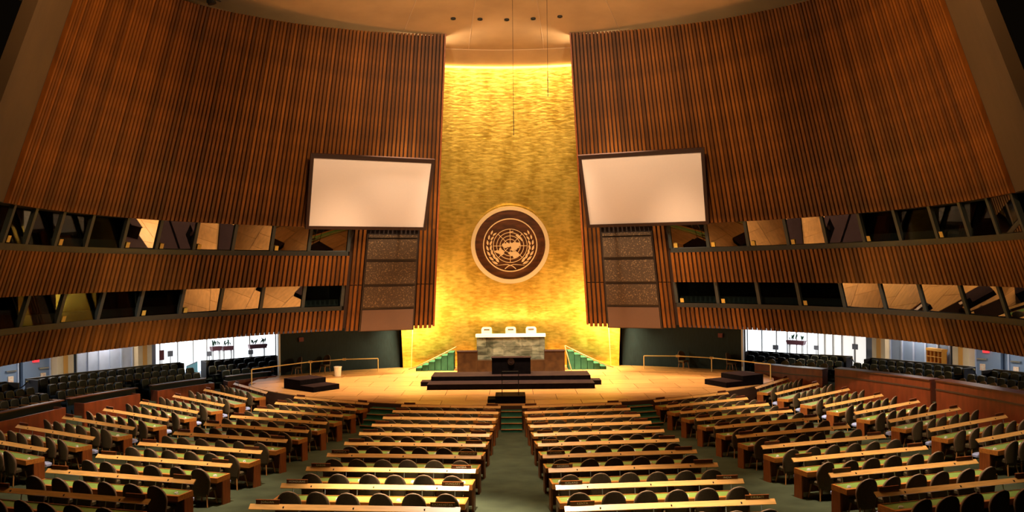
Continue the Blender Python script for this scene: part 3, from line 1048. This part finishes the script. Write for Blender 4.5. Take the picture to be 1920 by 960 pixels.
# desk blocks: name, side, inner x, outer x (first row) and their growth per row, rows
BLOCKS = [
    ('left-centre block', -1, 0.4706, 0.0528, 4.6407, 0.0759, 10),
    ('right-centre block', 1, 0.4706, 0.0528, 4.6407, 0.0759, 10),
    ('left-middle block', -1, 6.0952, 0.145, 9.9081, 0.185, 10),
    ('right-middle block', 1, 6.0952, 0.145, 9.9081, 0.185, 10),
    ('far-left block', -1, 11.3759, 0.2226, 14.4005, 0.3365, 8),
    ('far-right block', 1, 11.3759, 0.2226, 14.4005, 0.3365, 8),
]
NAMES = {
    ('left-centre block', 9): ('KAZAKHSTAN', 'JORDAN'), ('right-centre block', 9): ('KENYA', 'KIRIBATI'),
    ('left-centre block', 8): ('HUNGARY', 'HONDURAS'), ('right-centre block', 8): ('ICELAND', 'INDIA'),
    ('left-centre block', 7): ('GAMBIA', 'GABON'), ('right-centre block', 7): ('GEORGIA', None),
    ('left-centre block', 6): ('DOMINICAN REP', 'DOMINICA'), ('right-centre block', 6): ('ECUADOR', None),
    ('right-centre block', 5): ('COSTA RICA', None),
}
desk0 = build_desk()
first = True
rnd = random.Random(3)
for bname, sd, a0, a1, b0, b1, rows in BLOCKS:
    for k in range(rows):
        rr = ROW_R0 + ROW_P * k
        e = []
        for a, b in ((a0, a1), (b0, b1)):
            x = sd * (a + b * k)
            e.append(Vector((x, YO - math.sqrt(rr * rr - x * x), 0)))
        m = (e[0] + e[1]) / 2
        out = (e[1] - e[0]).normalized()
        n = Vector((-out.y, out.x, 0))
        if n.y < 0:
            n = -n
        rz = math.atan2(-n.x, n.y)
        z = ROW_DZ * k
        base = Vector((m.x, m.y, z))
        d = desk0 if first else copy_tree(desk0)
        first = False
        d.location = base
        d.rotation_euler = (0, 0, rz)
        d['label'] = 'long green-topped wooden desk, %s row from the stage, %s' % (ORD[k + 1], bname)
        d['group'] = 'delegates desks of the ' + bname
        xin = -1 if sd > 0 else 1           # local x direction of the inner end
        def at(lx, ly, lz):
            c, s = math.cos(rz), math.sin(rz)
            return (base.x + c * lx - s * ly, base.y + s * lx + c * ly, base.z + lz)
        slot = (DL - 0.15) / 6
        for i in range(6):
            lx = xin * (DL / 2 - 0.075 - slot * (i + 0.5))
            if k > 0:
                link('fold_seat', FOLD, d, (lx, 0.0, 0))
            jx, jy, jr = rnd.uniform(-.05, .05), rnd.uniform(-.06, .02), rnd.uniform(-.1, .1)
            p = at(lx + jx, -0.70 + jy, 0)
            p = (p[0], p[1], floor_z(p[0], p[1]) + 0.008)
            build_chair('brown round-backed chair, %s from the inner aisle, %s row from stage, %s' % (ORD[i + 1], ORD[k + 1], bname),
                        p, rz + jr, 'delegates chairs of the ' + bname)
        # nameplates on the rail, one near each end
        nm = NAMES.get((bname, k), (None, None))
        for ei, s in ((0, xin), (1, -xin)):
            if sd * 1 and 'far' in bname and ei == 0:
                continue
            loc = at(s * (DL / 2 - 0.36), 0.097, 0.9635)
            where = 'inner' if ei == 0 else 'outer'
            if nm[ei]:
                lab = 'dark brown nameplate reading %s on a desk rail' % nm[ei]
            else:
                lab = 'small brown nameplate, %s end of rail, %s row from stage, %s' % (where, ORD[k + 1], bname)
            t = link('nameplate', PLATE, None, loc, rz, lab, 'nameplate', 'nameplates on the desk rails')
            link('plate_cap', PLATE_CAP, t)
            if nm[ei]:
                text_child(nm[ei], t, 0.40, 0.045, -0.0135, 0.038)
        # earpieces left on the desk top
        if k >= 3:
            for i in range(3):
                lx = xin * (DL / 2 - 0.075 - slot * (2 * i + (0.08 if i == 0 else 0.0)) - (0.10 if i == 0 else 0))
                loc = at(lx + rnd.uniform(-.04, .04), -0.34 + rnd.uniform(-.02, .03), 0.7235)
                t = link('earpiece', EAR, None, loc, rz + rnd.uniform(-.8, .8),
                         'white earpiece, %s from inner aisle, on desk in %s row, %s' % (ORD[i + 1], ORD[k + 1], bname), 'earpiece', 'earpieces on the desks')
                link('ear_hook', EAR_HOOK, t)

# ---- steps up to the stage in the aisles
def aisle_steps(x, w, label):
    r = math.sqrt(max(0, 1))
    ang = math.asin(x / 17.0)
    t = thing('aisle_steps', label, 'steps', (x, YO - math.sqrt(16.36 ** 2 - x * x), 0), ang)
    for i in range(4):
        mb = MB(); mb.box(-w / 2, w / 2, -0.30 * (4 - i) - 0.02, -0.30 * (3 - i) - 0.02, -0.02, 0.19 * (i + 1))
        mb.obj('step', 'green_carpet', t)
        mb = MB(); mb.box(-w / 2, w / 2, -0.30 * (4 - i) - 0.05, -0.30 * (4 - i) - 0.02, 0.19 * (i + 1) - .035, 0.19 * (i + 1))
        mb.obj('nosing', 'leg_wood', t)
aisle_steps(0.0, 0.85, 'green carpeted steps up to the stage in the centre aisle')
aisle_steps(-5.42, 1.1, 'green carpeted steps up to the stage, aisle left of centre')
aisle_steps(5.42, 1.1, 'green carpeted steps up to the stage, aisle right of centre')

# ---- side galleries: partitions, wooden parapets, ledges, seats
def parapet(sd, a, b, h, label, ledge):
    t = thing('parapet', label, 'parapet', group='wooden gallery parapets')
    gal_plate('front_panel', sd * a, sd * b, 0.0, 0.06, -0.9, h, 'parapet_wood', t)
    gal_plate('end_board', sd * a, sd * (a + 0.25), 0.06, 0.5, -0.2, h, 'ledge_wood', t, step=0.2)
    gal_plate('end_board', sd * (b - 0.25), sd * b, 0.06, 0.5, -0.2, h, 'ledge_wood', t, step=0.2)
    if ledge:
        gal_plate('dark_strip', sd * a, sd * b, -0.03, 0.0, h - 0.36, h - 0.30, 'stage_side', t)  # dark strip across the front panel below the ledge
        gal_plate('ledge', sd * a, sd * b, -0.05, 0.55, h, h + 0.05, 'ledge_wood', t)
for a, b, lab in ((37.6, 45.6, 'low red-brown parapet beside the left end of the stage'),
                  (48.0, 59.3, 'red-brown parapet panel, second from the stage, on the left'),
                  (62.9, 74.4, 'red-brown parapet panel, third from the stage, on the left'),
                  (78.3, 104, 'red-brown parapet panel at the left edge of the hall')):
    parapet(-1, a, b, 1.0, lab, False)
for a, b, h, lab in ((39.0, 50.7, 1.40, 'tall red-brown parapet nearest the stage on the right'),
                     (53.2, 72.7, 1.52, 'tall red-brown parapet in the middle of the right gallery'),
                     (73.9, 104, 1.55, 'tall red-brown parapet at the right edge of the hall')):
    parapet(1, a, b, h, lab, True)
for a, b, lab in ((37.8, 45.0, 'thin brown ledge before gallery seats next to left stage rail'),
                  (48.5, 59.0, 'thin brown ledge before gallery seats, middle of left side'),
                  (61.7, 75.0, 'thin brown ledge before gallery seats, third along the left'),
                  (76.2, 104, 'thin brown ledge before gallery seats at left edge')):
    t = thing('gallery_ledge', lab, 'ledge', group='ledges of the left gallery')
    gal_plate('ledge_top', -a, -b, 0.52, 0.76, 1.15, 1.19, 'ledge_wood', t)
    gal_plate('apron_panel', -a, -b, 0.70, 0.74, 0.45, 1.15, 'gallery_fabric', t)

PARTS = [(-1, 34.7, 45.6), (-1, 48.8, 73.9), (-1, 77.0, 104), (1, 35.0, 50.5), (1, 53.5, 70.5), (1, 73.4, 104)]
PNAME = ['left, beside the stage', 'left, middle section', 'left, outermost section', 'right, beside the stage', 'right, middle section', 'right, outermost section']
for (sd, a, b), pn in zip(PARTS, PNAME):
    t = thing('gallery_screen', 'dark low screen behind the top row of gallery seats, ' + pn, 'screen wall', group='dark screens behind the galleries')
    gal_plate('screen_panel', sd * a, sd * b, 3.0, 3.08, 0.6, 1.80, 'panel_frame', t)
    for e in ((a, a + 0.2), (b - 0.2, b)):
        gal_plate('end_panel', sd * e[0], sd * e[1], 2.6 if e[0] == 48.8 else 2.42, 3.0, 0.6, 1.78, 'panel_frame', t, step=0.2)

def rbox_outline(w, h, r, n=4):
    pts = []
    for cx, cy, a0 in ((w - r, h - r, 0), (-w + r, h - r, 90), (-w + r * .5, -h + r * .5, 180), (w - r * .5, -h + r * .5, 270)):
        rr = r if a0 < 180 else r * .5
        for i in range(n + 1):
            a = R(a0 + 90 * i / n)
            pts.append((cx + rr * math.cos(a), cy + rr * math.sin(a)))
    return pts
def upright_prism(poly, y0, y1, inset=0.0):
    mb = MB()
    mb.prism(poly, y0, y1, 1.0 - inset)
    mb.v = [(x, z, y) for x, y, z in mb.v]
    return mb
def gallery_seat_parts():
    o = rbox_outline(.235, .23, .12)
    b = upright_prism(o, -.05, .05)
    b.v = [(x, y + .10 + (z + .23) * .12, z + .66) for x, y, z in b.v]
    back = b.mesh('backrest', 'gallery_fabric')
    i = [(x * .9, z * .9) for x, z in o]
    p = MB(); p.ring(o, i, -.06, -.05)
    p.v = [(x, z + .10 + (y + .23) * .12, y + .66) for x, y, z in p.v]
    pipe = p.mesh('piping', 'gallery_piping')
    s = MB(); s.prism([(-.24, -.28), (-.18, -.34), (.18, -.34), (.24, -.28), (.24, .06), (-.24, .06)], .38, .44)
    s.prism([(-.24, -.28), (-.18, -.34), (.18, -.34), (.24, -.28), (.24, .06), (-.24, .06)], .44, .47, .9)
    seat = s.mesh('seat', 'gallery_fabric')
    a = MB(); a.box(-.025, .025, -.26, .06, .60, .635)
    arm = a.mesh('armrest', 'leg_wood')
    g = MB(); g.box(-.03, .03, -.12, .08, 0, .40)
    ped = g.mesh('pedestal', 'dark_metal')
    return back, pipe, seat, arm, ped
GS_BACK, GS_PIPE, GS_SEAT, GS_ARM, GS_PED = gallery_seat_parts()
def gallery_seat(th, off, h, label, group):
    # local -y faces the hall centre
    t = thing('gallery_chair', label, 'chair', gal(th, off, h + (0.04 if th > 0 and 1.5 < off < 2.2 else 0)), gal_rot(th), group)
    b = link('backrest', GS_BACK, t)
    link('piping', GS_PIPE, b)
    link('seat', GS_SEAT, t)
    link('armrest', GS_ARM, t, (.262, 0, 0))
    link('pedestal', GS_PED, t)
    return t
ROWS = [(2.62, 0.875, 'top row'), (1.92, 0.705, 'second row'), (1.25, 0.505, 'front row')]
SECT = [(-1, 35.3, 45.2), (-1, 49.5, 73.6), (-1, 77.3, 90.0), (1, 35.5, 50.1), (1, 53.8, 70.2), (1, 73.7, 88.0)]
for (sd, a, b), pn in zip(SECT, PNAME):
    for ri, (off, h, rn) in enumerate(ROWS):
        if sd > 0 and ri == 2:
            continue
        aa, bb = (a, b) if ri == 0 else (a - (0.0 if a < 36 else 1.6), b + 0.8)
        th, i = aa, 0
        while True:
            step = math.degrees(0.60 / (Vector(gal(th + 0.5, off, 0)) - Vector(gal(th - 0.5, off, 0))).length * R(1.0))
            if th + step > bb:
                break
            c = sd * (th + step / 2)
            th += step
            i += 1
            if ri == 2 and (45.3 < abs(c) < 48.0 or 59.5 < abs(c) < 61.6 or 75.0 < abs(c) < 76.2):
                continue
            gallery_seat(c, off, h, 'dark blue gallery chair, %s, %s from the stage, %s' % (rn, ORD[min(i, 20)], pn), 'gallery chairs ' + pn)
# brown round-backed chairs at the right-hand ledge
for (a, b), pn in zip(((39.5, 50.4), (53.6, 72.3), (74.4, 88.0)), ('beside the stage', 'middle section', 'outermost section')):
    n = int((b - a) / 1.9)
    for i in range(n):
        th = a + (i + .5) * (b - a) / n
        build_chair('brown chair behind the right parapet, %s, %s from the stage' % (pn, ORD[i + 1]), gal(th, 0.95, 0.665), gal_rot(th) + math.pi, 'chairs behind the right parapets')

# ropes closing the gaps between gallery sections
def rope(sd, a, b, sag, label):
    t = thing('barrier_rope', label, 'rope', group='barrier ropes of the galleries')
    zt = 1.7
    mb = MB()
    mb.tube([gal(sd * (a + (b - a) * i / 10), 2.9, zt - sag * (1 - (2 * i / 10 - 1) ** 2)) for i in range(11)], .022, 6)
    mb.obj('rope_line', 'rope_dark', t)
    for e in (a, b):
        g = gal(sd * e, 2.9, zt)
        mb = MB(); mb.lathe([(.05, g[2] - .03), (.05, g[2] + .03)], 8, g[:2])
        mb.obj('hook', 'brass', t)
rope(-1, 74.08, 76.82, .22, 'dark rope across the gap in the left gallery')
rope(1, 50.68, 53.32, .42, 'dark rope sagging across the first gap of the right gallery')
rope(1, 70.68, 73.22, .42, 'dark rope sagging across the farther gap of the right gallery')

# ================================================================== STAGE THINGS
Z0 = STAGE_Z
# projection screens (corner points found on the leaning wall)
def screen(corners, label):
    tl, tr, br, bl = [Vector(c) for c in corners]
    c = (tl + tr + br + bl) / 4
    u = ((tr - tl) + (br - bl)).normalized()
    v = ((tl - bl) + (tr - br)); v = (v - u * v.dot(u)).normalized()
    n = u.cross(v)                       # toward the hall
    w = ((tr - tl).length + (br - bl).length) / 2
    h = ((tl - bl).length + (tr - br).length) / 2
    M = Matrix((u, v, n)).transposed().to_4x4()
    M.translation = c
    t = thing('projection_screen', label, 'screen', group='projection screens')
    t.matrix_world = M
    W, H = w / 2, h / 2
    fw = 0.16
    mb = MB(); mb.ring([(-W, -H), (W, -H), (W, H), (-W, H)], [(-W + fw, -H + fw), (W - fw, -H + fw), (W - fw, H - fw), (-W + fw, H - fw)], -.10, .03)
    mb.obj('frame', 'screen_frame', t)
    mb = MB(); mb.box(-W + fw, W - fw, -H + fw, H - fw, -.07, -.01)
    mb.obj('screen_surface', 'screen_white', t)
    for sx in (-.6, .6):
        mb = MB(); mb.box(sx * W - .05, sx * W + .05, -.05, .05, -.75, -.10)
        mb.obj('bracket', 'dark_metal', t)
    mb = MB(); mb.box(-W, W, H, H + .05, -.12, .05)
    mb.obj('top_housing', 'screen_frame', t)
screen([(-9.219, 38.012, 12.056), (-3.685, 40.627, 12.072), (-4.295, 41.938, 8.671), (-9.828, 39.323, 8.654)], 'blank white projection screen at the left of the gold wall')
screen([(3.404, 40.25, 12.144), (9.084, 38.048, 12.144), (9.636, 39.467, 8.706), (3.954, 41.67, 8.705)], 'blank white projection screen at the right of the gold wall')

# woven panels under the screens
for sd in (-1, 1):
    t = thing('woven_panel_stack', 'column of four brown woven panels in a dark frame, %s of the gold wall' % SIDE[sd], 'wall panels', group='woven panel columns')
    zt, zb = 8.5, 3.42
    def q(th, z, d):
        return pol(sd * th, coneR(z) - d, z)
    def slab(name, a, b, za, zb_, d0, d1, m):
        mb = MB()
        mb.quadbox([q(a, za, d1), q(b, za, d1), q(b, za, d0), q(a, za, d0)], [q(a, zb_, d1), q(b, zb_, d1), q(b, zb_, d0), q(a, zb_, d0)])
        mb.obj(name, m, t)
    slab('backing_frame', 17.8, 27.75, zb, zt, -0.05, 0.20, 'panel_frame')
    zz = [(3.46, 4.56, 'panel_plain'), (4.70, 5.78, 'tapestry'), (5.92, 7.05, 'tapestry'), (7.20, 8.22, 'tapestry')]
    for a, b, m in zz:
        slab('woven_panel', 18.05, 27.5, a, b, 0.19, 0.25, m)
    slab('top_strip', 18.05, 27.5, 8.30, 8.44, 0.19, 0.24, 'tapestry')

# the round emblem on the gold wall
EZ = 7.98
et = thing('wall_emblem', 'round wooden emblem with a world map and laurel branches on the gold wall', 'emblem')
ey = YH + goldR(EZ) - 0.42
tilt = R(12)
u = Vector((1, 0, 0)); n = Vector((0, -math.cos(tilt), -math.sin(tilt))); v = n.cross(u)
Mx = Matrix((u, v, n)).transposed().to_4x4(); Mx.translation = (0.02, ey, EZ)
et.matrix_world = Mx
SC = 0.00572
def circ(r, n=64, c=(0, 0)):
    return [(c[0] + r * math.cos(2 * math.pi * i / n), c[1] + r * math.sin(2 * math.pi * i / n)) for i in range(n)]
def px(x, y):
    return ((x - 503) * SC, (487 - y) * SC)
mb = MB(); mb.ring(circ(385 * SC), circ(346 * SC, 64, (0, 0.02)), -.12, .10)
mb.obj('outer_ring', 'ring_metal', et)
mb = MB(); mb.prism(circ(384 * SC, 64), -.12, .0)
mb.obj('wood_disc', 'emblem_wood', et)
mb = MB(); mb.ring(circ(267 * SC), circ(257 * SC), -.02, .08)
mb.obj('inner_ring', 'emblem_metal', et)
gc = px(503, 494)
for r in (167, 133, 100, 66):
    mb = MB(); mb.ring(circ((r + 3) * SC, 48, gc), circ((r - 3) * SC, 48, gc), -.01, .03)
    mb.obj('grid_circle', 'emblem_metal', et)
for k in range(8):
    a = R(45 * k)
    d = (math.cos(a), math.sin(a)); pn = (-d[1] * 3 * SC, d[0] * 3 * SC)
    r0, r1 = 30 * SC, 167 * SC
    mb = MB(); mb.prism([(gc[0] + d[0] * r0 - pn[0], gc[1] + d[1] * r0 - pn[1]), (gc[0] + d[0] * r1 - pn[0], gc[1] + d[1] * r1 - pn[1]),
                         (gc[0] + d[0] * r1 + pn[0], gc[1] + d[1] * r1 + pn[1]), (gc[0] + d[0] * r0 + pn[0], gc[1] + d[1] * r0 + pn[1])], -.01, .025)
    mb.obj('meridian', 'emblem_metal', et)
LAND = [
    [(420, 478), (438, 466), (462, 470), (470, 458), (486, 464), (492, 474), (500, 456), (520, 466), (545, 456), (570, 462), (596, 460), (602, 480), (590, 498), (592, 512), (572, 520), (566, 534), (548, 530), (540, 546), (520, 544), (506, 532), (514, 514), (506, 496), (494, 508), (478, 504), (462, 516), (440, 512), (428, 498)],
    [(346, 546), (372, 536), (390, 540), (396, 516), (412, 510), (420, 530), (440, 540), (442, 566), (432, 584), (414, 588), (404, 572), (382, 568), (362, 560)],
    [(480, 566), (500, 552), (530, 556), (556, 548), (574, 560), (590, 572), (588, 596), (568, 602), (548, 622), (532, 612), (526, 592), (504, 588)],
    [(556, 388), (570, 376), (584, 380), (594, 398), (614, 414), (628, 436), (618, 448), (602, 430), (584, 418), (568, 404)],
    [(494, 356), (514, 350), (536, 346), (534, 354), (514, 358), (498, 364)],
]
for poly in LAND:
    pts = [px(*p) for p in poly]
    if sum(pts[i][0] * pts[(i + 1) % len(pts)][1] - pts[(i + 1) % len(pts)][0] * pts[i][1] for i in range(len(pts))) < 0:
        pts = pts[::-1]
    mb = MB(); mb.prism(pts, -.01, .04)
    mb.obj('continent', 'emblem_metal', et)
lf = MB(); lf.prism([(0, 0), (.07, -.055), (.17, -.06), (.31, 0), (.20, .05), (.08, .04)], -.01, .04)
LEAF = lf.mesh('laurel_leaf', 'emblem_metal')
for s in (-1, 1):
    for i in range(7):
        ph = 236 - i * 14.5 if s < 0 else -56 + i * 14.5
        for rr, da in ((198, 20), (218, -10)):
            a = R(ph)
            bx, by = rr * SC * math.cos(a), gc[1] + rr * SC * math.sin(a)
            tang = a - math.pi / 2 if s < 0 else a + math.pi / 2
            # inner leaves lean to the globe, outer ones to the rim
            ang = tang + R(da) * (-1 if s < 0 else 1) * -1 * (-1)
            o = link('laurel_leaf', LEAF, et, (bx, by, 0), ang)
            k = 1.25 - 0.06 * i
            o.scale = (k, k if s > 0 else -k, 1)
    mb = MB()
    pts = [px(503 + s * x, y) for x, y in ((-55, 726), (-20, 696), (30, 680), (80, 684), (140, 690))]
    mb.tube([(p[0], p[1], .015) for p in pts], .03, 6, .012)
    mb.obj('laurel_stem', 'emblem_metal', et)
mb = MB(); mb.lathe([(.35, -.75), (.35, -.12)], 12)
mb.obj('wall_mount', 'dark_metal', et)

# presidium: marble desk, lower brown desk, lectern, platform, chairs, stairs
t = thing('marble_rostrum', 'grey-green marble rostrum with a white top below the emblem', 'rostrum', (0, 46.0, Z0))
mb = MB(); mb.box(-1.92, 1.90, 0.03, 0.14, 0, 1.86); mb.obj('marble_front', 'green_marble', t)
rnd = random.Random(11)
xs = [-1.92, -1.40, -0.98, -0.42, 0.16, 0.62, 1.20, 1.58, 1.90]
for zi, (za, zb_) in enumerate(((0.40, 0.86), (0.86, 1.34), (1.34, 1.86))):
    for xa, xb in zip(xs, xs[1:]):
        mb = MB(); mb.box(xa + .006, xb - .006, rnd.uniform(0.0, .012), .03, za + .006, zb_ - .006)
        mb.obj('marble_slab', 'green_marble', t)
for s in (-1, 1):
    mb = MB(); mb.box(s * 1.83 - .09, s * 1.83 + .09, 0.14, .95, 0, 1.86); mb.obj('marble_side', 'green_marble', t)
mb = MB(); mb.box(-1.98, 1.96, -.08, .5, 1.86, 2.02); mb.obj('white_top', 'white_top', t)
mb = MB(); mb.box(-1.74, 1.74, .14, 1.9, 0, 1.2); mb.obj('dais_floor', 'green_carpet', t)
for i, (x, w) in enumerate(((-1.33, 'first'), (0.05, 'second'), (1.22, 'third'))):
    t = thing('presiding_chair', 'white-backed chair, %s from the left behind the marble rostrum' % w, 'chair', (x - 0.05, 47.0, Z0 + 1.204), 0, 'white chairs behind the rostrum')
    mb = MB()
    o = rbox_outline(.30, .5, .13)
    ii = [(px_ * .52, .16 + (pz - .16) * .18) for px_, pz in o]
    mb = upright_prism(o, -.06, .06)
    mb.v = [(x_, y_, z_ + .66 + .0) for x_, y_, z_ in mb.v]
    b = mb.obj('backrest', 'white_leather', t)
    # hand slot near the top edge of the back
    mb = MB(); mb.box(-.16, .16, -.075, -.06, .97, 1.05); mb.obj('hand_slot', 'panel_plain', b)
    mb = MB(); mb.box(-.28, .28, -.5, -.06, .40, .48); mb.obj('seat', 'white_leather', t)
    mb = MB(); mb.lathe([(.24, 0), (.24, .04), (.04, .07), (.04, .40)], 12, (0, -.2)); mb.obj('pedestal', 'steel', t)
t = thing('clerks_desk', 'dark brown stone desk with raised wings in front of the marble rostrum', 'desk', (0, 45.35, Z0))
mb = MB(); mb.box(-1.86, 1.86, 0, .55, 0, .62); mb.obj('low_front', 'brown_stone', t)
for s in (-1, 1):
    mb = MB(); mb.box(min(s * 1.86, s * 2.98), max(s * 1.86, s * 2.98), -.05, .62, 0, 1.10); mb.obj('wing_block', 'brown_stone', t)
    mb = MB(); mb.box(min(s * 1.86, s * 3.01), max(s * 1.86, s * 3.01), -.08, .63, 1.10, 1.14); mb.obj('wing_top', 'black_top', t)
t = thing('lectern', 'wide black lectern with a small round emblem on its front', 'lectern', (0.0, 40.55, Z0 + 0.47))
mb = MB(); mb.quadbox([(-.95, 0, 0), (.97, 0, 0), (.97, .7, 0), (-.95, .7, 0)], [(-.95, -.03, .80), (.97, -.03, .80), (.97, .6, .80), (-.95, .6, .80)])
mb.obj('lectern_body', 'black_cloth', t)
mb = MB(); mb.box(-.98, 1.0, -.06, .64, .80, .83); mb.obj('lectern_top', 'black_top', t)
mb = MB(); mb.prism(circ(.16, 20), 0, .012); mb.v = [(x, -.035 - z, y + .62) for x, y, z in mb.v]; mb.obj('small_emblem', 'black_top', t)
mb = MB(); mb.ring(circ(.165, 20), circ(.145, 20), 0, .02); mb.v = [(x, -.035 - z, y + .62) for x, y, z in mb.v]; mb.obj('emblem_ring', 'brown_stone', t)
mb = MB(); mb.ring(circ(.09, 16), circ(.075, 16), 0, .02); mb.v = [(x, -.035 - z, y + .62) for x, y, z in mb.v]; mb.obj('emblem_globe', 'brown_stone', t)
# black two-level platform
t = thing('black_platform', 'long black two-level platform in front of the lectern', 'platform', (0, 38.6, Z0))
mb = MB(); mb.box(-3.98, 3.95, 0, 3.0, 0, .25); mb.obj('lower_level', 'black_cloth', t)
mb = MB(); mb.box(-3.98, 3.95, 0.0, 3.0, .25, .262); mb.obj('lower_top', 'black_top', t)
mb = MB(); mb.box(-3.90, 3.87, 1.25, 3.0, .262, .46); mb.obj('upper_level', 'black_cloth', t)
mb = MB(); mb.box(-3.90, 3.87, 1.25, 3.0, .46, .47); mb.obj('upper_top', 'black_top', t)
for s, x0, lab in ((-1, -4.42, 'small black step at the left end of the black platform'), (1, 4.0, 'small black step at the right end of the black platform')):
    t = thing('side_step', lab, 'step', (x0, 39.9, Z0))
    mb = MB(); mb.box(0, .4, 0, .8, 0, .2); mb.obj('step_block', 'black_cloth', t)
    mb = MB(); mb.box(0, .4, 0, .8, .2, .21); mb.obj('step_top', 'black_top', t)
# box with thin stand at the stage front
t = thing('black_step_box', 'black step box at the stage front on the centre aisle', 'step box', (-0.06, 34.55, Z0))
mb = MB(); mb.box(-.62, .66, 0, 1.15, 0, .30); mb.obj('box_body', 'black_cloth', t)
mb = MB(); mb.box(-.62, .66, 0, 1.15, .30, .31); mb.obj('box_top', 'black_top', t)
mb = MB(); mb.box(-.95, -.62, .15, 1.0, 0, .16); mb.obj('low_step', 'black_cloth', t)
t = thing('black_stand', 'thin black metal stand on the step box at the stage front', 'stand', (-0.06, 34.75, Z0 + .31))
for x in (-.33, .37):
    mb = MB(); mb.tube([(x, 0, 0), (x, 0, 1.02)], .018, 6); mb.obj('upright', 'dark_metal', t)
for z in (.58, 1.02):
    mb = MB(); mb.tube([(-.33, 0, z), (.37, 0, z)], .014, 6); mb.obj('crossbar', 'dark_metal', t)
# two-step units at the sides of the stage
def step_unit(x, y, rot, label):
    t = thing('portable_steps', label, 'steps', (x, y, Z0), rot, 'black portable steps on the stage')
    mb = MB(); mb.box(-.75, .75, 0, 1.05, 0, .24); mb.obj('lower_step', 'black_cloth', t)
    mb = MB(); mb.box(-.75, .75, 0, 1.05, .24, .25); mb.obj('lower_tread', 'black_top', t)
    mb = MB(); mb.box(-.75, .75, 1.05, 2.35, 0, .48); mb.obj('upper_step', 'black_cloth', t)
    mb = MB(); mb.box(-.75, .75, 1.05, 2.35, .48, .49); mb.obj('upper_tread', 'black_top', t)
step_unit(-8.75, 38.75, R(50), 'black two-step unit at the left side of the stage')
step_unit(9.75, 39.05, R(-62), 'black two-step unit at the right side of the stage')
# brass handrails
for sd in (-1, 1):
    t = thing('brass_handrail', 'thin brass handrail on posts at the %s side of the stage' % SIDE[sd], 'handrail', group='brass handrails')
    P = [(sd * 13.0, 40.95, Z0 + .78), (sd * 12.0, 42.8, Z0 + .76), (sd * 10.92, 44.5, Z0 + .74), (sd * 9.3, 45.6, Z0 + .74), (sd * 7.5, 46.1, Z0 + .72)]
    mb = MB(); mb.tube(P, .03, 8); mb.obj('rail', 'brass', t)
    for i in (0, 2, 4):
        mb = MB(); mb.tube([(P[i][0], P[i][1], Z0), P[i]], .028, 8); mb.obj('post', 'brass', t)
    for i in (2, 3):
        mb = MB(); mb.box(P[i][0] - .09, P[i][0] + .09, P[i][1] - .06, P[i][1] + .06, P[i][2] - .06, P[i][2] + .06); mb.obj('fitting', 'brass', t)
# white waste bin
t = thing('waste_bin', 'small white waste bin by the left handrail', 'bin', (-9.35, 44.1, Z0))
mb = MB(); mb.lathe([(.17, 0), (.21, .48), (.19, .48), (.16, .05)], 14); mb.obj('bin_body', 'white_leather', t)
mb = MB(); mb.ring(circ(.22, 14), circ(.17, 14), .48, .52); mb.obj('bin_rim', 'white_plastic', t)
# green stairs up to the rostrum
for sd in (-1, 1):
    t = thing('rostrum_stairs', 'green carpeted stairs with wooden rail at the %s of the rostrum' % SIDE[sd], 'stairs', (sd * 3.15, 45.9, Z0), group='green rostrum stairs')
    for i in range(6):
        x1, x0 = sd * (2.2 - i * .36), sd * (2.2 - (i + 1) * .36 + .03)
        mb = MB(); mb.box(min(x0, x1), max(x0, x1), 0.0 + .08 * (5 - i) * .0, 1.25, 0, .17 * (i + 1)); mb.obj('step', 'green_carpet', t)
    mb = MB(); mb.tube([(sd * 2.6, -.05, .12), (sd * 2.25, -.05, .22), (sd * .9, -.05, .85), (sd * -.1, -.05, 1.35)], .035, 6); mb.obj('rail', 'leg_wood', t)
# pole leaning on the brown desk
mb = MB(); mb.tube([(3.32, 44.55, Z0 + .02), (2.98, 45.22, Z0 + 1.42)], .025, 6)
mb.obj('wooden_pole', 'leg_wood', label='thin wooden pole leaning against the brown stone desk', cat='pole')
# spare chairs in the dark wings
for i, (x, y, rz, lab) in enumerate(((-11.6, 45.0, 2.3, 'spare chair in the dark left wing, nearest the handrail post'), (-10.3, 45.9, 2.6, 'spare chair in the dark left wing, second from the bin'),
                                     (11.9, 44.9, -2.3, 'spare chair in the dark right wing behind the handrail'), (9.6, 46.2, -2.6, 'spare chair in the dark right wing nearer the gold wall'))):
    build_chair(lab, (x, y, Z0), rz, 'spare chairs in the wings')
# hanging microphones
for x, y, zb, zt, lab in ((0.22, 36.2, 12.55, 18.62, 'thin black microphone on a long cable before the gold wall'), (1.75, 36.2, 14.25, 18.6, 'shorter black microphone on a cable before the gold wall')):
    t = thing('hanging_microphone', lab, 'microphone', (x, y, 0), group='hanging microphones')
    mb = MB(); mb.tube([(0, 0, zb + .1), (0, 0, zt)], .008, 4); mb.obj('cable', 'dark_metal', t)
    mb = MB(); mb.tube([(0, 0, zb), (0, 0, zb + .12), (0, 0, zb + 1.1)], .018, 6); mb.obj('microphone_body', 'dark_metal', t)
# spotlights clamped over the left slatted wall
t = thing('spotlight_bar', 'dark spotlights on a bar over the top of the left slatted wall', 'spotlights', (-11.75, 31.6, 17.0), R(65))
mb = MB(); mb.tube([(-.9, 0, .35), (.9, 0, .35)], .03, 6); mb.obj('bar', 'dark_metal', t)
for x in (-.5, .35):
    mb = MB(); mb.tube([(x, 0, .33), (x + .05, -.05, .1)], .14, 10, .17); mb.obj('lamp_housing', 'dark_metal', t)
    mb = MB(); mb.box(x - .16, x - .13, -.03, .03, .1, .35); mb.obj('yoke', 'dark_metal', t)
mb = MB(); mb.tube([(0, 0, .35), (0, .1, 1.4)], .025, 6); mb.obj('drop_rod', 'dark_metal', t)
